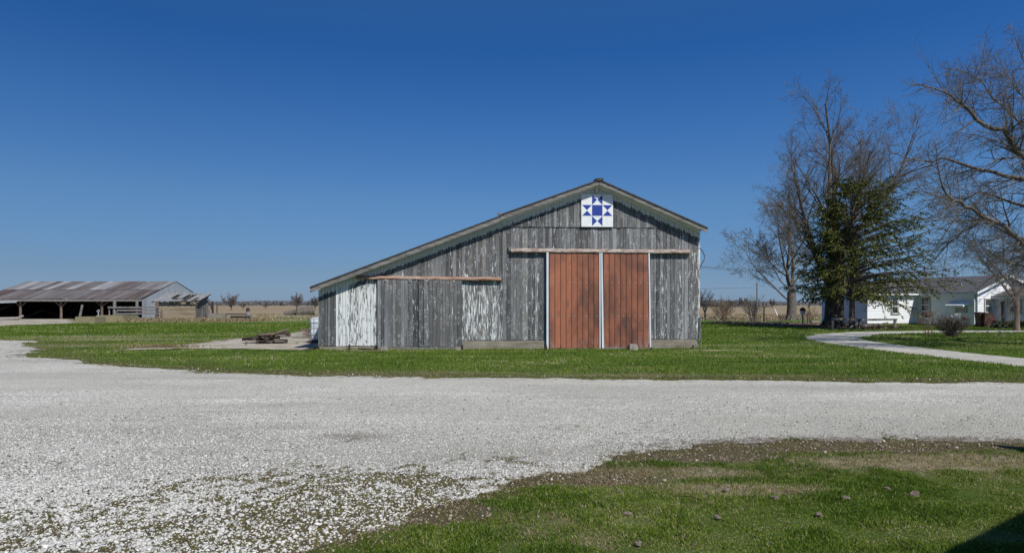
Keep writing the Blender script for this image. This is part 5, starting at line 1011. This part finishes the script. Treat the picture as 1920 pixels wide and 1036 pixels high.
for (p,q,lab) in (((1265,936),(1324,946),'long thin dry stem lying in the near grass'),((1470,929),(1505,932),'short dry stalk left of the brown clods'),((1520,895),(1545,890),'pale chewed twig near the dirt edge'),((695,1036),(712,1020),'thin tan twig at the bottom edge of the gravel'),((650,832),(676,826),'small dark twig on the gravel in the shallow hollow')):
    a,b=G(*p),G(*q); mb=MB(); mb.tube([(a[0],a[1],.035),((a[0]+b[0])/2,(a[1]+b[1])/2+.02,.05),(b[0],b[1],.035)],[.005,.005,.003],5); single('dry_twig',mb,MAT['straw'] if p[0]>700 else MAT['twig_tan'],lab,'twig',(a[0],a[1],0)); mb.a['rnd']=[.9]*mb.n
# ------------------------------------------------------------------ neighbouring house beside the photographer (throws the shadow at lower right)
zr=3.0; RP=[(5.67,8.2),(6.1,7.0),(3.0,4.72),(1.6,3.6),(3,-6),(14,-6),(14,6.9)]; RP=[(a+.513*zr,b-.795*zr) for a,b in RP]
t=thing('farmhouse_porch','flat-roofed farmhouse porch beside the viewpoint, seen only by its shadow','house',(9,-1,0))
mb=MB(); n=len(RP); mb.add([(a,b,zr) for a,b in RP]+[(a,b,zr-.14) for a,b in RP],[tuple(range(n)),tuple(range(2*n-1,n-1,-1))]+[(i,i+n,(i+1)%n+n,(i+1)%n) for i in range(n)]); part('roof',mb,MAT['grey_roof'],t)
mb=MB(); mb.box(8.5,15,-7.5,3.4,0,zr-.142); part('wall',mb,MAT['clap'],t)
for a,b in (RP[0],RP[2],RP[3]): mb=MB(); mb.box(a+.15,a+.3,b-.35,b-.2,0,zr-.142); part('post',mb,MAT['white_paint'],t)
# ------------------------------------------------------------------ light, sky, camera
sv=Vector((.40,-.62,.78)).normalized(); el=math.asin(sv.z)
sun=bpy.data.lights.new('sun','SUN'); sun.energy=4.7; sun.angle=R(.53); sun.color=(1,.955,.89); so=bpy.data.objects.new('sun',sun); link(so); so.rotation_euler=(-sv).to_track_quat('-Z','Y').to_euler()
w=bpy.data.worlds.new('World'); S.world=w; w.use_nodes=True; nt=w.node_tree; bg=nt.nodes['Background']; sky=nt.nodes.new('ShaderNodeTexSky'); sky.sky_type='NISHITA'; sky.sun_disc=False
sky.sun_elevation=el; sky.sun_rotation=math.atan2(sv.x,sv.y); sky.air_density=1.0; sky.dust_density=.3; sky.ozone_density=2.5; sky.altitude=200
tc=nt.nodes.new('ShaderNodeTexCoord'); sp=nt.nodes.new('ShaderNodeSeparateXYZ'); nt.links.new(tc.outputs['Generated'],sp.inputs[0]); cr=nt.nodes.new('ShaderNodeValToRGB'); nt.links.new(sp.outputs[2],cr.inputs[0])
e=cr.color_ramp.elements; st=[(0,(.36,.52,.98)),(.047,(.345,.475,.78)),(.10,(.37,.545,.83)),(.146,(.39,.595,.87)),(.241,(.29,.58,.95)),(.347,(.175,.52,.97)),(.55,(.4,.75,1.05)),(1,(.65,.9,1.15))]
while len(e)<len(st): e.new(.5)
for i,(p,c) in enumerate(st): e[i].position=p; e[i].color=(*c,1)
mx=nt.nodes.new('ShaderNodeMix'); mx.data_type='RGBA'; mx.blend_type='MULTIPLY'; mx.inputs[0].default_value=1; nt.links.new(sky.outputs[0],mx.inputs[6]); nt.links.new(cr.outputs[0],mx.inputs[7])
cr2=nt.nodes.new('ShaderNodeMapRange'); nt.links.new(sp.outputs[0],cr2.inputs[0]); cr2.inputs[1].default_value=-.45; cr2.inputs[2].default_value=.6
cc=nt.nodes.new('ShaderNodeMix'); cc.data_type='RGBA'; nt.links.new(cr2.outputs[0],cc.inputs[0]); cc.inputs[6].default_value=(.98,1,1,1); cc.inputs[7].default_value=(1.2,1.27,1.30,1)
m2=nt.nodes.new('ShaderNodeMix'); m2.data_type='RGBA'; m2.blend_type='MULTIPLY'; m2.inputs[0].default_value=1; nt.links.new(mx.outputs[2],m2.inputs[6]); nt.links.new(cc.outputs[2],m2.inputs[7])
nt.links.new(m2.outputs[2],bg.inputs[0]); bg.inputs[1].default_value=.075
cam=bpy.data.cameras.new('camera'); cam.lens=24; cam.sensor_width=36; cam.shift_y=52/1920; cam.clip_end=20000; cam.clip_start=.05
co=bpy.data.objects.new('camera',cam); link(co); co.location=(0,0,H); co.rotation_euler=(R(90),0,0); S.camera=co
S.view_settings.view_transform='Standard'; S.view_settings.look='None'; S.view_settings.exposure=0; S.view_settings.gamma=1
